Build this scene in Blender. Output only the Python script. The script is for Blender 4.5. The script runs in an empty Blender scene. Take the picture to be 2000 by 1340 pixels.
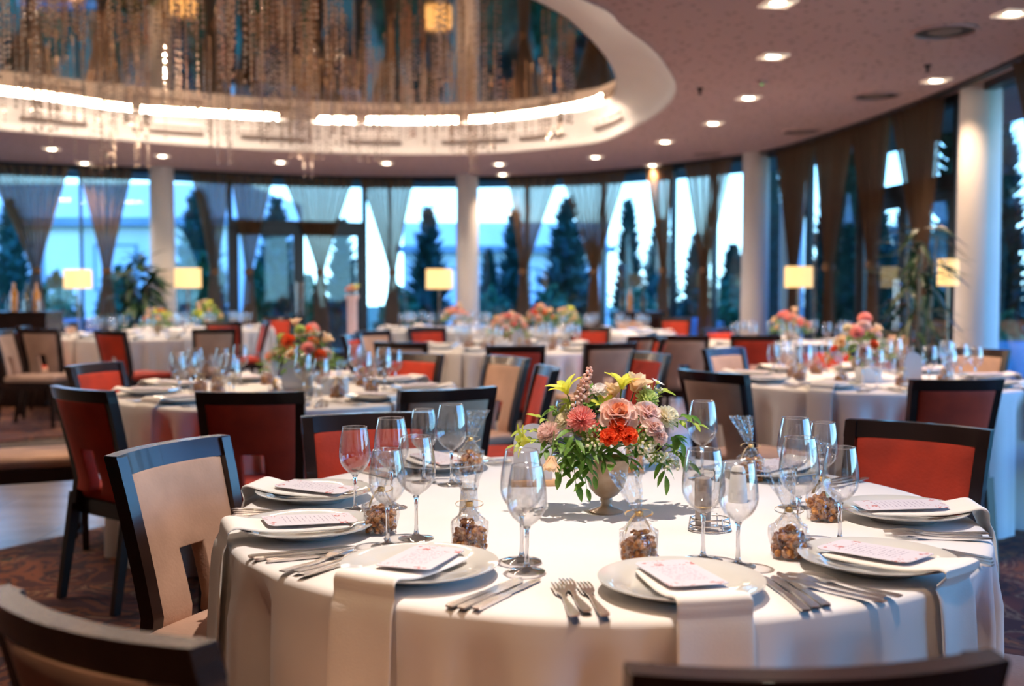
import bpy, bmesh, math, random
from mathutils import Vector, Matrix
R = math.radians
PI = math.pi
rnd = random.Random(7)
scene = bpy.context.scene
COL = scene.collection

# ------------------------------------------------------------------ camera, sky, lights, exposure
FPX = 2122.0
PITCH = R(2.97)
EYE = Vector((0, 0, 1.28))
cam_d = bpy.data.cameras.new('camera')
cam_d.sensor_width = 36.0
cam_d.lens = FPX * 36.0 / 2000.0
cam_d.clip_end = 300
cam_d.clip_start = 0.05
cam_d.dof.use_dof = True
cam_d.dof.focus_distance = 2.42
cam_d.dof.aperture_fstop = 2.5
cam = bpy.data.objects.new('camera', cam_d)
cam.location = EYE
cam.rotation_euler = (R(90) - PITCH, 0, 0)
COL.objects.link(cam)
scene.camera = cam

world = bpy.data.worlds.new('dusk_sky')
scene.world = world
world.use_nodes = True
wn = world.node_tree.nodes
wl = world.node_tree.links
wn.clear()
w_tc = wn.new('ShaderNodeTexCoord')
w_sep = wn.new('ShaderNodeSeparateXYZ')
w_ramp = wn.new('ShaderNodeValToRGB')
w_ramp.color_ramp.elements[0].position = 0.0
w_ramp.color_ramp.elements[0].color = (0.50, 0.82, 1.0, 1)
w_ramp.color_ramp.elements[1].position = 0.45
w_ramp.color_ramp.elements[1].color = (0.04, 0.17, 0.72, 1)
e = w_ramp.color_ramp.elements.new(0.14)
e.color = (0.24, 0.58, 1.0, 1)
w_bg = wn.new('ShaderNodeBackground')
w_bg.inputs['Strength'].default_value = 4.6
w_out = wn.new('ShaderNodeOutputWorld')
wl.new(w_tc.outputs['Generated'], w_sep.inputs[0])
wl.new(w_sep.outputs['Z'], w_ramp.inputs[0])
wl.new(w_ramp.outputs[0], w_bg.inputs['Color'])
wl.new(w_bg.outputs[0], w_out.inputs['Surface'])

scene.view_settings.view_transform = 'Standard'
scene.view_settings.look = 'None'
scene.view_settings.gamma = 1.0
scene.view_settings.exposure = 0.62
scene.view_settings.use_curve_mapping = False
try:
    scene.cycles.use_denoising = True
    scene.cycles.max_bounces = 14
    scene.cycles.diffuse_bounces = 4
    scene.cycles.glossy_bounces = 4
    scene.cycles.transmission_bounces = 12
    scene.cycles.transparent_max_bounces = 24
    scene.cycles.caustics_reflective = False
    scene.cycles.caustics_refractive = False
    scene.cycles.sample_clamp_indirect = 4.0
    scene.cycles.use_adaptive_sampling = True
    scene.cycles.adaptive_threshold = 0.02
except Exception:
    pass

def spot(x, y, z, power, ang=100, blend=0.7, size=0.03, col=(1.0, 0.74, 0.50)):
    l = bpy.data.lights.new('downlight_or_fill_spot', 'SPOT')
    l.energy = power
    l.spot_size = R(ang)
    l.spot_blend = blend
    l.shadow_soft_size = size
    l.color = col
    o = bpy.data.objects.new('downlight_or_fill_spot', l)
    o.location = (x, y, z)
    COL.objects.link(o)
    return o

CEIL = 3.0
# row of ceiling spots straight above the near table and around it (above the frame), the weakest one added to brighten the bouquet
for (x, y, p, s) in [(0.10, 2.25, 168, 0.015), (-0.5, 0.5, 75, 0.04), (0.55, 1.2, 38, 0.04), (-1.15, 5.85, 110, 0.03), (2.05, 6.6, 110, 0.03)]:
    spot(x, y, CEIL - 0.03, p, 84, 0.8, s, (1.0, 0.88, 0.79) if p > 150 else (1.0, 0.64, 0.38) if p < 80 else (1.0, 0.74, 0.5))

# added fill spots without fittings, in the oval recess and over the farther tables
for (x, y, z, p) in [(-0.1, 9.2, 3.15, 150), (-3.9, 11.3, 3.15, 150), (-4.0, 13.4, 2.95, 90), (-1.0, 13.3, 2.95, 110), (0.9, 12.4, 2.95, 130), (2.5, 9.8, 2.95, 130), (-2.2, 7.6, 3.15, 90)]:
    spot(x, y, z, p, 100, 0.8, 0.05, (1.0, 0.76, 0.56))

# ------------------------------------------------------------------ projection helpers (photo pixel -> place in the room)
cp, sp = math.cos(PITCH), math.sin(PITCH)
def ray(px, py):
    a = (px - 1000.0) / FPX
    b = -(py - 670.0) / FPX
    return Vector((a, cp + b * sp, -sp + b * cp))
def U(px, py, z):
    d = ray(px, py)
    t = (z - EYE.z) / d.z
    return EYE + d * t
def PD(px, py, Y):
    d = ray(px, py)
    return EYE + d * (Y / d.y)
def PX(p):
    v = Vector(p) - EYE
    fz = v.y * cp - v.z * sp
    up = v.y * sp + v.z * cp
    return 1000 + FPX * v.x / fz, 670 - FPX * up / fz

# ------------------------------------------------------------------ materials
def new_mat(name):
    m = bpy.data.materials.new(name)
    m.use_nodes = True
    nt = m.node_tree
    return m, nt, nt.nodes['Principled BSDF']
def mat(name, c, rough=0.5, metal=0.0, var=0.08, scale=8.0, bump=0.0, bscale=60.0, spec=0.5, sheen=0.0, emis=None, es=0.0, coat=0.0, c2=None, sub=0.0):
    m, nt, b = new_mat(name)
    n = nt.nodes; l = nt.links
    tc = n.new('ShaderNodeTexCoord')
    no = n.new('ShaderNodeTexNoise')
    no.inputs['Scale'].default_value = scale
    no.inputs['Detail'].default_value = 4
    l.new(tc.outputs['Object'], no.inputs['Vector'])
    r = n.new('ShaderNodeValToRGB')
    a = c2 if c2 else tuple(max(0, v * (1 - var)) for v in c)
    d = c if c2 else tuple(v * (1 + var) for v in c)
    r.color_ramp.elements[0].color = (*a, 1); r.color_ramp.elements[0].position = 0.35
    r.color_ramp.elements[1].color = (*d, 1); r.color_ramp.elements[1].position = 0.65
    l.new(no.outputs['Fac'], r.inputs[0])
    l.new(r.outputs[0], b.inputs['Base Color'])
    b.inputs['Roughness'].default_value = rough
    b.inputs['Metallic'].default_value = metal
    b.inputs['Specular IOR Level'].default_value = spec
    b.inputs['Sheen Weight'].default_value = sheen
    b.inputs['Coat Weight'].default_value = coat
    if sub:
        b.inputs['Subsurface Weight'].default_value = sub
        b.inputs['Subsurface Radius'].default_value = (0.01, 0.005, 0.003)
    if emis:
        b.inputs['Emission Color'].default_value = (*emis, 1)
        b.inputs['Emission Strength'].default_value = es
    if bump:
        n2 = n.new('ShaderNodeTexNoise'); n2.inputs['Scale'].default_value = bscale
        l.new(tc.outputs['Object'], n2.inputs['Vector'])
        bp = n.new('ShaderNodeBump'); bp.inputs['Strength'].default_value = bump; bp.inputs['Distance'].default_value = 0.01
        l.new(n2.outputs['Fac'], bp.inputs['Height'])
        l.new(bp.outputs[0], b.inputs['Normal'])
    return m
def thin_glass(name, tint=(1, 1, 1), ior=1.45, boost=1.0, rough=0.0, noisy=0.0, power=4.0):
    m = bpy.data.materials.new(name); m.use_nodes = True
    nt = m.node_tree; n = nt.nodes; l = nt.links; n.clear()
    out = n.new('ShaderNodeOutputMaterial'); mx = n.new('ShaderNodeMixShader')
    tr = n.new('ShaderNodeBsdfTransparent'); tr.inputs[0].default_value = (*tint, 1)
    gl = n.new('ShaderNodeBsdfGlossy'); gl.inputs['Roughness'].default_value = rough
    fr = n.new('ShaderNodeLayerWeight'); fr.inputs[0].default_value = 0.5
    pw = n.new('ShaderNodeMath'); pw.operation = 'POWER'; pw.inputs[1].default_value = power
    mu = n.new('ShaderNodeMath'); mu.operation = 'MULTIPLY_ADD'; mu.inputs[1].default_value = 0.85; mu.inputs[2].default_value = 0.035 * boost; mu.use_clamp = True
    l.new(fr.outputs['Facing'], pw.inputs[0]); l.new(pw.outputs[0], mu.inputs[0]); l.new(mu.outputs[0], mx.inputs[0])
    l.new(tr.outputs[0], mx.inputs[1]); l.new(gl.outputs[0], mx.inputs[2]); l.new(mx.outputs[0], out.inputs[0])
    if noisy:
        tc = n.new('ShaderNodeTexCoord'); no = n.new('ShaderNodeTexNoise'); no.inputs['Scale'].default_value = 45
        l.new(tc.outputs['Object'], no.inputs['Vector'])
        bp = n.new('ShaderNodeBump'); bp.inputs['Strength'].default_value = noisy; bp.inputs['Distance'].default_value = 0.02
        l.new(no.outputs['Fac'], bp.inputs['Height']); l.new(bp.outputs[0], gl.inputs['Normal'])
    return m
def sheer(name, c, trans):
    m = bpy.data.materials.new(name); m.use_nodes = True
    nt = m.node_tree; n = nt.nodes; l = nt.links; n.clear()
    out = n.new('ShaderNodeOutputMaterial')
    tr = n.new('ShaderNodeBsdfTransparent'); tr.inputs[0].default_value = (0.66, 0.58, 0.50, 1)
    df = n.new('ShaderNodeBsdfDiffuse'); tl = n.new('ShaderNodeBsdfTranslucent')
    tc = n.new('ShaderNodeTexCoord'); no = n.new('ShaderNodeTexNoise'); no.inputs['Scale'].default_value = 6
    l.new(tc.outputs['Object'], no.inputs['Vector'])
    r = n.new('ShaderNodeValToRGB')
    r.color_ramp.elements[0].color = (*[v * 0.8 for v in c], 1); r.color_ramp.elements[1].color = (*c, 1)
    l.new(no.outputs['Fac'], r.inputs[0]); l.new(r.outputs[0], df.inputs[0]); l.new(r.outputs[0], tl.inputs[0])
    m1 = n.new('ShaderNodeMixShader'); m1.inputs[0].default_value = 0.32
    l.new(df.outputs[0], m1.inputs[1]); l.new(tl.outputs[0], m1.inputs[2])
    lw = n.new('ShaderNodeLayerWeight'); lw.inputs[0].default_value = 0.4
    mp = n.new('ShaderNodeMapRange'); mp.inputs[1].default_value = 0.0; mp.inputs[2].default_value = 0.75
    mp.inputs[3].default_value = 1 - trans; mp.inputs[4].default_value = 1.0
    l.new(lw.outputs['Facing'], mp.inputs[0])
    m2 = n.new('ShaderNodeMixShader')
    l.new(mp.outputs[0], m2.inputs[0]); l.new(tr.outputs[0], m2.inputs[1]); l.new(m1.outputs[0], m2.inputs[2])
    l.new(m2.outputs[0], out.inputs[0])
    return m
def glass(name, c=(1, 1, 1), rough=0.0, ior=1.45):
    m = bpy.data.materials.new(name); m.use_nodes = True
    nt = m.node_tree; n = nt.nodes; l = nt.links; n.clear()
    out = n.new('ShaderNodeOutputMaterial'); g = n.new('ShaderNodeBsdfGlass')
    g.inputs['Color'].default_value = (*c, 1); g.inputs['Roughness'].default_value = rough; g.inputs['IOR'].default_value = ior
    l.new(g.outputs[0], out.inputs[0])
    return m
def emit(name, c, s):
    m = bpy.data.materials.new(name); m.use_nodes = True
    nt = m.node_tree; n = nt.nodes; l = nt.links; n.clear()
    out = n.new('ShaderNodeOutputMaterial'); g = n.new('ShaderNodeEmission')
    g.inputs[0].default_value = (*c, 1); g.inputs[1].default_value = s
    l.new(g.outputs[0], out.inputs[0])
    return m

M = {}
M['cloth'] = mat('cream_cloth', (0.80, 0.755, 0.72), 0.85, var=0.03, scale=3, bump=0.05, bscale=400, sheen=0.1)
M['napkin'] = mat('white_napkin', (0.82, 0.77, 0.71), 0.85, var=0.03, bump=0.08, bscale=300)
M['porcelain'] = mat('porcelain', (0.66, 0.65, 0.61), 0.09, var=0.02, coat=0.5)
M['steel'] = mat('polished_steel', (0.78, 0.73, 0.69), 0.27, 1.0, var=0.05)
M['silver'] = mat('brushed_silver', (0.55, 0.50, 0.45), 0.28, 1.0, var=0.08)
M['wood_dark'] = mat('wenge_wood', (0.020, 0.008, 0.006), 0.27, var=0.3, scale=14, spec=0.5, coat=0.12)
M['red'] = mat('red_velvet', (0.50, 0.030, 0.004), 0.75, var=0.16, scale=9, sheen=0.04, bump=0.1, bscale=120)
M['beige'] = mat('beige_velvet', (0.50, 0.30, 0.205), 0.8, var=0.12, scale=7, sheen=0.08, bump=0.1, bscale=120)
M['column'] = mat('white_plaster', (0.74, 0.68, 0.64), 0.6, var=0.03, scale=2)
M['cove'] = mat('cove_white', (0.84, 0.78, 0.74), 0.5, var=0.02, scale=2)
M['wall'] = mat('warm_wall', (0.16, 0.11, 0.08), 0.8, var=0.08, scale=1.5)
M['frame'] = mat('dark_aluminium', (0.012, 0.014, 0.018), 0.35, var=0.2, spec=0.5)
M['track'] = mat('curtain_track', (0.02, 0.016, 0.014), 0.5)
M['curtain'] = sheer('sheer_brown', (0.32, 0.19, 0.105), 0.40)
M['curtain_dark'] = sheer('sheer_brown_dense', (0.20, 0.125, 0.08), 0.22)
M['tie'] = mat('curtain_tie', (0.16, 0.085, 0.04), 0.8)
M['pane'] = thin_glass('window_glass', (0.86, 0.97, 1.0), 1.5)
M['bowl'] = thin_glass('crystal_bowl', (1.0, 1.0, 1.0), 1.5, 2.6, power=2.6)
M['rimglass'] = thin_glass('crystal_rim', (1.0, 1.0, 1.0), 1.5, 9.0, 0.1)
M['stem'] = glass('crystal_stem')
M['footglass'] = thin_glass('crystal_foot', (0.99, 0.99, 0.99), 1.5, 3.5)
M['cello'] = thin_glass('cellophane', (0.97, 0.97, 0.97), 1.5, 5.0, 0.08, 0.8)
M['acrylic'] = mat('frosted_acrylic', (0.62, 0.60, 0.62), 0.3, var=0.04)
M['acrylic'].node_tree.nodes['Principled BSDF'].inputs['Alpha'].default_value = 0.72
M['gold'] = mat('gold_ribbon', (0.72, 0.50, 0.22), 0.35, 0.6, var=0.15, scale=20)
M['nut'] = mat('roasted_nuts', (0.62, 0.29, 0.085), 0.5, c2=(0.26, 0.075, 0.025), scale=90)
M['oak'] = mat('light_wood', (0.60, 0.33, 0.15), 0.5, var=0.15, scale=30)
M['vase'] = mat('aged_cream_urn', (0.60, 0.48, 0.36), 0.32, 0.15, c2=(0.36, 0.23, 0.13), scale=12, coat=0.2)
def petal_mat(name, c, c2, scale=40, tl=0.38, rough=0.5):
    m = bpy.data.materials.new(name); m.use_nodes = True
    nt = m.node_tree; n = nt.nodes; l = nt.links; n.clear()
    out = n.new('ShaderNodeOutputMaterial'); df = n.new('ShaderNodeBsdfPrincipled'); tr = n.new('ShaderNodeBsdfTranslucent'); mx = n.new('ShaderNodeMixShader')
    mx.inputs[0].default_value = tl; df.inputs['Roughness'].default_value = rough
    tc = n.new('ShaderNodeTexCoord'); no = n.new('ShaderNodeTexNoise'); no.inputs['Scale'].default_value = scale; l.new(tc.outputs['Object'], no.inputs['Vector'])
    r = n.new('ShaderNodeValToRGB'); r.color_ramp.elements[0].position = 0.35; r.color_ramp.elements[1].position = 0.65
    r.color_ramp.elements[0].color = (*c2, 1); r.color_ramp.elements[1].color = (*c, 1)
    l.new(no.outputs['Fac'], r.inputs[0]); l.new(r.outputs[0], df.inputs['Base Color']); l.new(r.outputs[0], tr.inputs[0])
    l.new(df.outputs[0], mx.inputs[1]); l.new(tr.outputs[0], mx.inputs[2]); l.new(mx.outputs[0], out.inputs[0])
    return m
M['leaf'] = mat('leaf_green', (0.14, 0.30, 0.035), 0.45, c2=(0.04, 0.12, 0.015), scale=25, sub=0.1)
M['leaf2'] = mat('leaf_lime', (0.42, 0.50, 0.08), 0.5, var=0.2, scale=30)
M['leaf_dark'] = mat('leaf_dark', (0.018, 0.055, 0.018), 0.45, var=0.4, scale=12)
M['stemgreen'] = mat('stem_green', (0.12, 0.19, 0.04), 0.6, var=0.2)
M['peach'] = mat('petal_peach', (0.88, 0.60, 0.50), 0.6, var=0.06, scale=30, sub=0.15)
M['peach_in'] = mat('petal_apricot', (0.88, 0.27, 0.12), 0.6, var=0.12, scale=30, sub=0.15)
M['pink'] = mat('petal_pink', (0.83, 0.27, 0.23), 0.6, c2=(0.90, 0.42, 0.36), scale=40, sub=0.1)
M['blush'] = mat('petal_blush', (0.88, 0.70, 0.62), 0.6, var=0.05, scale=40, sub=0.15)
M['orange'] = mat('petal_orange', (0.86, 0.085, 0.018), 0.55, c2=(0.90, 0.17, 0.05), scale=50, sub=0.1)
M['cream'] = mat('petal_cream', (0.88, 0.82, 0.66), 0.6, var=0.05, scale=40, sub=0.15)
M['white'] = mat('petal_white', (0.88, 0.84, 0.80), 0.6, var=0.04, scale=40, sub=0.15)
M['yellow'] = mat('petal_yellow', (0.80, 0.68, 0.06), 0.55, c2=(0.55, 0.60, 0.07), scale=40, sub=0.1)
M['apricot'] = mat('petal_soft_apricot', (0.90, 0.55, 0.28), 0.55, var=0.08, scale=40, sub=0.15)
M['limehyd'] = mat('petal_lime', (0.60, 0.66, 0.24), 0.6, var=0.12, scale=60, sub=0.1)
M['red_fl'] = mat('petal_red', (0.62, 0.02, 0.012), 0.55, var=0.15, scale=40)
for k_, c_, d_ in [('leaf', (0.20, 0.36, 0.05), (0.07, 0.19, 0.02)), ('leaf2', (0.55, 0.62, 0.10), (0.36, 0.46, 0.06)), ('peach', (0.97, 0.76, 0.66), (0.95, 0.66, 0.56)), ('peach_in', (0.96, 0.36, 0.16), (0.94, 0.46, 0.26)),
                  ('pink', (0.93, 0.36, 0.32), (0.96, 0.50, 0.44)), ('blush', (0.97, 0.82, 0.76), (0.96, 0.72, 0.68)), ('orange', (0.95, 0.13, 0.03), (0.97, 0.24, 0.08)), ('cream', (0.96, 0.92, 0.76), (0.94, 0.86, 0.66)),
                  ('white', (0.97, 0.94, 0.92), (0.95, 0.88, 0.86)), ('yellow', (0.90, 0.82, 0.08), (0.72, 0.78, 0.10)), ('apricot', (0.97, 0.66, 0.36), (0.96, 0.76, 0.54)), ('limehyd', (0.74, 0.80, 0.36), (0.60, 0.70, 0.24))]:
    M[k_] = petal_mat('sheet_' + k_, c_, d_, tl=0.30 if k_.startswith('leaf') else 0.42)
M['wax'] = mat('white_ceramic', (0.90, 0.87, 0.83), 0.35, var=0.03)
M['canister'] = mat('taupe_canister', (0.36, 0.30, 0.26), 0.35, var=0.08)
M['shade'] = mat('lamp_shade', (0.55, 0.42, 0.22), 0.8, var=0.03, emis=(1.0, 0.60, 0.21), es=0.85)
M['pole'] = mat('lamp_pole', (0.35, 0.26, 0.18), 0.3, 0.7)
M['led'] = emit('led_strip', (1.0, 0.80, 0.62), 88.0)
M['lens'] = emit('downlight_lens', (1.0, 0.86, 0.66), 14.0)
M['trimw'] = mat('downlight_trim', (0.80, 0.70, 0.62), 0.4, emis=(1.0, 0.75, 0.55), es=0.25)
M['dark'] = mat('dark_recess', (0.015, 0.012, 0.012), 0.7)
M['vent'] = mat('vent_grey', (0.20, 0.155, 0.14), 0.6)
M['green_led'] = emit('green_indicator', (0.02, 0.6, 0.12), 0.7)
M['bottle'] = mat('dark_bottle', (0.02, 0.03, 0.02), 0.1, var=0.2, coat=0.5)
M['amber'] = mat('amber_bottle', (0.55, 0.22, 0.03), 0.15, var=0.2, coat=0.5)
M['pot'] = mat('dark_planter', (0.05, 0.04, 0.035), 0.4)

def mirror_mat():
    m, nt, b = new_mat('stretch_mirror')
    n = nt.nodes; l = nt.links
    tc = n.new('ShaderNodeTexCoord'); no = n.new('ShaderNodeTexNoise'); no.inputs['Scale'].default_value = 0.7
    l.new(tc.outputs['Object'], no.inputs['Vector'])
    bp = n.new('ShaderNodeBump'); bp.inputs['Strength'].default_value = 0.02; bp.inputs['Distance'].default_value = 0.05
    l.new(no.outputs['Fac'], bp.inputs['Height']); l.new(bp.outputs[0], b.inputs['Normal'])
    b.inputs['Base Color'].default_value = (0.62, 0.37, 0.16, 1)
    b.inputs['Metallic'].default_value = 1.0; b.inputs['Roughness'].default_value = 0.045
    return m
M['mirror'] = mirror_mat()

def bead_mat():
    m = bpy.data.materials.new('crystal_beads'); m.use_nodes = True
    nt = m.node_tree; n = nt.nodes; l = nt.links; n.clear()
    out = n.new('ShaderNodeOutputMaterial'); mx = n.new('ShaderNodeMixShader'); mx.inputs[0].default_value = 0.80
    tr = n.new('ShaderNodeBsdfTransparent'); tr.inputs[0].default_value = (0.95, 0.9, 0.85, 1)
    gl = n.new('ShaderNodeBsdfPrincipled'); gl.inputs['Roughness'].default_value = 0.12; gl.inputs['Metallic'].default_value = 0.85
    tl = n.new('ShaderNodeBsdfTranslucent'); ma = n.new('ShaderNodeMixShader'); ma.inputs[0].default_value = 0.25
    tc = n.new('ShaderNodeTexCoord'); no = n.new('ShaderNodeTexNoise'); no.inputs['Scale'].default_value = 30
    r = n.new('ShaderNodeValToRGB'); r.color_ramp.elements[0].color = (0.85, 0.62, 0.42, 1); r.color_ramp.elements[1].color = (1, 0.95, 0.9, 1)
    l.new(tc.outputs['Object'], no.inputs['Vector']); l.new(no.outputs['Fac'], r.inputs[0]); l.new(r.outputs[0], gl.inputs[0])
    l.new(r.outputs[0], tl.inputs[0]); l.new(gl.outputs[0], ma.inputs[1]); l.new(tl.outputs[0], ma.inputs[2])
    l.new(tr.outputs[0], mx.inputs[1]); l.new(ma.outputs[0], mx.inputs[2]); l.new(mx.outputs[0], out.inputs[0])
    return m
M['bead'] = bead_mat()

def ceiling_mat():
    m, nt, b = new_mat('perforated_ceiling')
    n = nt.nodes; l = nt.links
    tc = n.new('ShaderNodeTexCoord'); v = n.new('ShaderNodeTexVoronoi'); v.inputs['Scale'].default_value = 13.0
    l.new(tc.outputs['Object'], v.inputs['Vector'])
    r = n.new('ShaderNodeValToRGB'); r.color_ramp.interpolation = 'LINEAR'
    r.color_ramp.elements[0].color = (0.36, 0.24, 0.23, 1); r.color_ramp.elements[0].position = 0.20
    r.color_ramp.elements[1].color = (0.62, 0.44, 0.44, 1); r.color_ramp.elements[1].position = 0.29
    l.new(v.outputs['Distance'], r.inputs[0]); l.new(r.outputs[0], b.inputs['Base Color'])
    b.inputs['Roughness'].default_value = 0.8
    return m
M['ceiling'] = ceiling_mat()

def floor_mat():
    m, nt, b = new_mat('polished_tile')
    n = nt.nodes; l = nt.links
    tc = n.new('ShaderNodeTexCoord'); no = n.new('ShaderNodeTexNoise'); no.inputs['Scale'].default_value = 2.2; no.inputs['Detail'].default_value = 6
    mp = n.new('ShaderNodeMapping'); mp.inputs['Scale'].default_value = (1, 3, 1)
    l.new(tc.outputs['Object'], mp.inputs[0]); l.new(mp.outputs[0], no.inputs['Vector'])
    r = n.new('ShaderNodeValToRGB')
    r.color_ramp.elements[0].color = (0.20, 0.155, 0.13, 1); r.color_ramp.elements[0].position = 0.35
    r.color_ramp.elements[1].color = (0.30, 0.24, 0.21, 1); r.color_ramp.elements[1].position = 0.7
    l.new(no.outputs['Fac'], r.inputs[0])
    br = n.new('ShaderNodeTexBrick'); br.inputs['Scale'].default_value = 1.0
    br.inputs['Brick Width'].default_value = 1.2; br.inputs['Row Height'].default_value = 0.6; br.inputs['Mortar Size'].default_value = 0.004
    br.inputs['Color1'].default_value = (1, 1, 1, 1); br.inputs['Color2'].default_value = (0.85, 0.85, 0.85, 1); br.inputs['Mortar'].default_value = (0.4, 0.4, 0.4, 1)
    l.new(tc.outputs['Object'], br.inputs['Vector'])
    mx = n.new('ShaderNodeMixRGB'); mx.blend_type = 'MULTIPLY'; mx.inputs[0].default_value = 1
    l.new(r.outputs[0], mx.inputs[1]); l.new(br.outputs['Color'], mx.inputs[2]); l.new(mx.outputs[0], b.inputs['Base Color'])
    b.inputs['Roughness'].default_value = 0.25
    return m
M['floor'] = floor_mat()
def carpet_mat():
    m, nt, b = new_mat('patterned_carpet')
    n = nt.nodes; l = nt.links
    tc = n.new('ShaderNodeTexCoord')
    w = n.new('ShaderNodeTexNoise'); w.inputs['Scale'].default_value = 2.6; w.inputs['Detail'].default_value = 5; w.inputs['Distortion'].default_value = 1.6
    l.new(tc.outputs['Object'], w.inputs['Vector'])
    r = n.new('ShaderNodeValToRGB'); cr = r.color_ramp; cr.interpolation = 'CONSTANT'
    cols = [(0.0, (0.055, 0.012, 0.006)), (0.40, (0.17, 0.045, 0.010)), (0.45, (0.04, 0.012, 0.008)), (0.50, (0.12, 0.025, 0.010)),
            (0.545, (0.24, 0.13, 0.06)), (0.57, (0.07, 0.015, 0.007)), (0.62, (0.30, 0.10, 0.025)), (0.66, (0.04, 0.035, 0.02))]
    cr.elements[0].position = 0; cr.elements[0].color = (*cols[0][1], 1)
    cr.elements[1].position = cols[1][0]; cr.elements[1].color = (*cols[1][1], 1)
    for p, c in cols[2:]:
        q = cr.elements.new(p); q.color = (*c, 1)
    l.new(w.outputs['Fac'], r.inputs[0]); l.new(r.outputs[0], b.inputs['Base Color'])
    b.inputs['Roughness'].default_value = 0.95
    return m
M['carpet'] = carpet_mat()
def menu_mat():
    m, nt, b = new_mat('printed_menu')
    n = nt.nodes; l = nt.links
    tc = n.new('ShaderNodeTexCoord'); sx = n.new('ShaderNodeSeparateXYZ'); l.new(tc.outputs['Object'], sx.inputs[0])
    # blossom print towards both short ends
    ab = n.new('ShaderNodeMath'); ab.operation = 'ABSOLUTE'; l.new(sx.outputs['X'], ab.inputs[0])
    ga = n.new('ShaderNodeMath'); ga.operation = 'GREATER_THAN'; ga.inputs[1].default_value = 0.055; l.new(ab.outputs[0], ga.inputs[0])
    no = n.new('ShaderNodeTexNoise'); no.inputs['Scale'].default_value = 75; l.new(tc.outputs['Object'], no.inputs['Vector'])
    g2 = n.new('ShaderNodeMath'); g2.operation = 'GREATER_THAN'; g2.inputs[1].default_value = 0.60; l.new(no.outputs['Fac'], g2.inputs[0])
    mu = n.new('ShaderNodeMath'); mu.operation = 'MULTIPLY'; l.new(ga.outputs[0], mu.inputs[0]); l.new(g2.outputs[0], mu.inputs[1])
    m1 = n.new('ShaderNodeMixRGB'); m1.inputs[1].default_value = (0.66, 0.61, 0.65, 1); m1.inputs[2].default_value = (0.50, 0.17, 0.16, 1); l.new(mu.outputs[0], m1.inputs[0])
    # lines of small print in the middle
    wv = n.new('ShaderNodeTexWave'); wv.inputs['Scale'].default_value = 32; wv.bands_direction = 'X'; wv.inputs['Distortion'].default_value = 0.5
    l.new(tc.outputs['Object'], wv.inputs['Vector'])
    g3 = n.new('ShaderNodeMath'); g3.operation = 'GREATER_THAN'; g3.inputs[1].default_value = 0.88; l.new(wv.outputs['Fac'], g3.inputs[0])
    n3 = n.new('ShaderNodeTexNoise'); n3.inputs['Scale'].default_value = 260; l.new(tc.outputs['Object'], n3.inputs['Vector'])
    g4 = n.new('ShaderNodeMath'); g4.operation = 'GREATER_THAN'; g4.inputs[1].default_value = 0.5; l.new(n3.outputs['Fac'], g4.inputs[0])
    ay = n.new('ShaderNodeMath'); ay.operation = 'ABSOLUTE'; l.new(sx.outputs['Y'], ay.inputs[0])
    ly = n.new('ShaderNodeMath'); ly.operation = 'LESS_THAN'; ly.inputs[1].default_value = 0.032; l.new(ay.outputs[0], ly.inputs[0])
    lx = n.new('ShaderNodeMath'); lx.operation = 'LESS_THAN'; lx.inputs[1].default_value = 0.055; l.new(ab.outputs[0], lx.inputs[0])
    a = n.new('ShaderNodeMath'); a.operation = 'MULTIPLY'; l.new(g3.outputs[0], a.inputs[0]); l.new(g4.outputs[0], a.inputs[1])
    a2 = n.new('ShaderNodeMath'); a2.operation = 'MULTIPLY'; l.new(a.outputs[0], a2.inputs[0]); l.new(ly.outputs[0], a2.inputs[1])
    a3 = n.new('ShaderNodeMath'); a3.operation = 'MULTIPLY'; l.new(a2.outputs[0], a3.inputs[0]); l.new(lx.outputs[0], a3.inputs[1])
    m2 = n.new('ShaderNodeMixRGB'); m2.inputs[2].default_value = (0.24, 0.18, 0.26, 1); l.new(m1.outputs[0], m2.inputs[1]); l.new(a3.outputs[0], m2.inputs[0])
    l.new(m2.outputs[0], b.inputs['Base Color'])
    b.inputs['Roughness'].default_value = 0.6
    return m
M['menu'] = menu_mat()
# outdoors
M['grass'] = mat('lawn', (0.03, 0.13, 0.05), 0.9, var=0.4, scale=0.6)
M['facade'] = mat('pale_facade', (0.82, 0.84, 0.84), 0.8, var=0.06, scale=0.5)
M['facade2'] = mat('facade_band', (0.24, 0.33, 0.38), 0.8, var=0.15, scale=0.5)
M['brick_pink'] = mat('brick_chimney', (0.42, 0.27, 0.22), 0.85, var=0.15, scale=4)
M['conifer'] = mat('conifer_green', (0.012, 0.075, 0.058), 0.9, var=0.5, scale=6)
M['shrub'] = mat('shrub_green', (0.03, 0.17, 0.07), 0.9, var=0.5, scale=6)
M['soffit'] = mat('eave_soffit', (0.16, 0.30, 0.40), 0.8, var=0.05)
M['bluecloth'] = mat('blue_cushion', (0.12, 0.30, 0.48), 0.8, var=0.2, scale=3)

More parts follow.
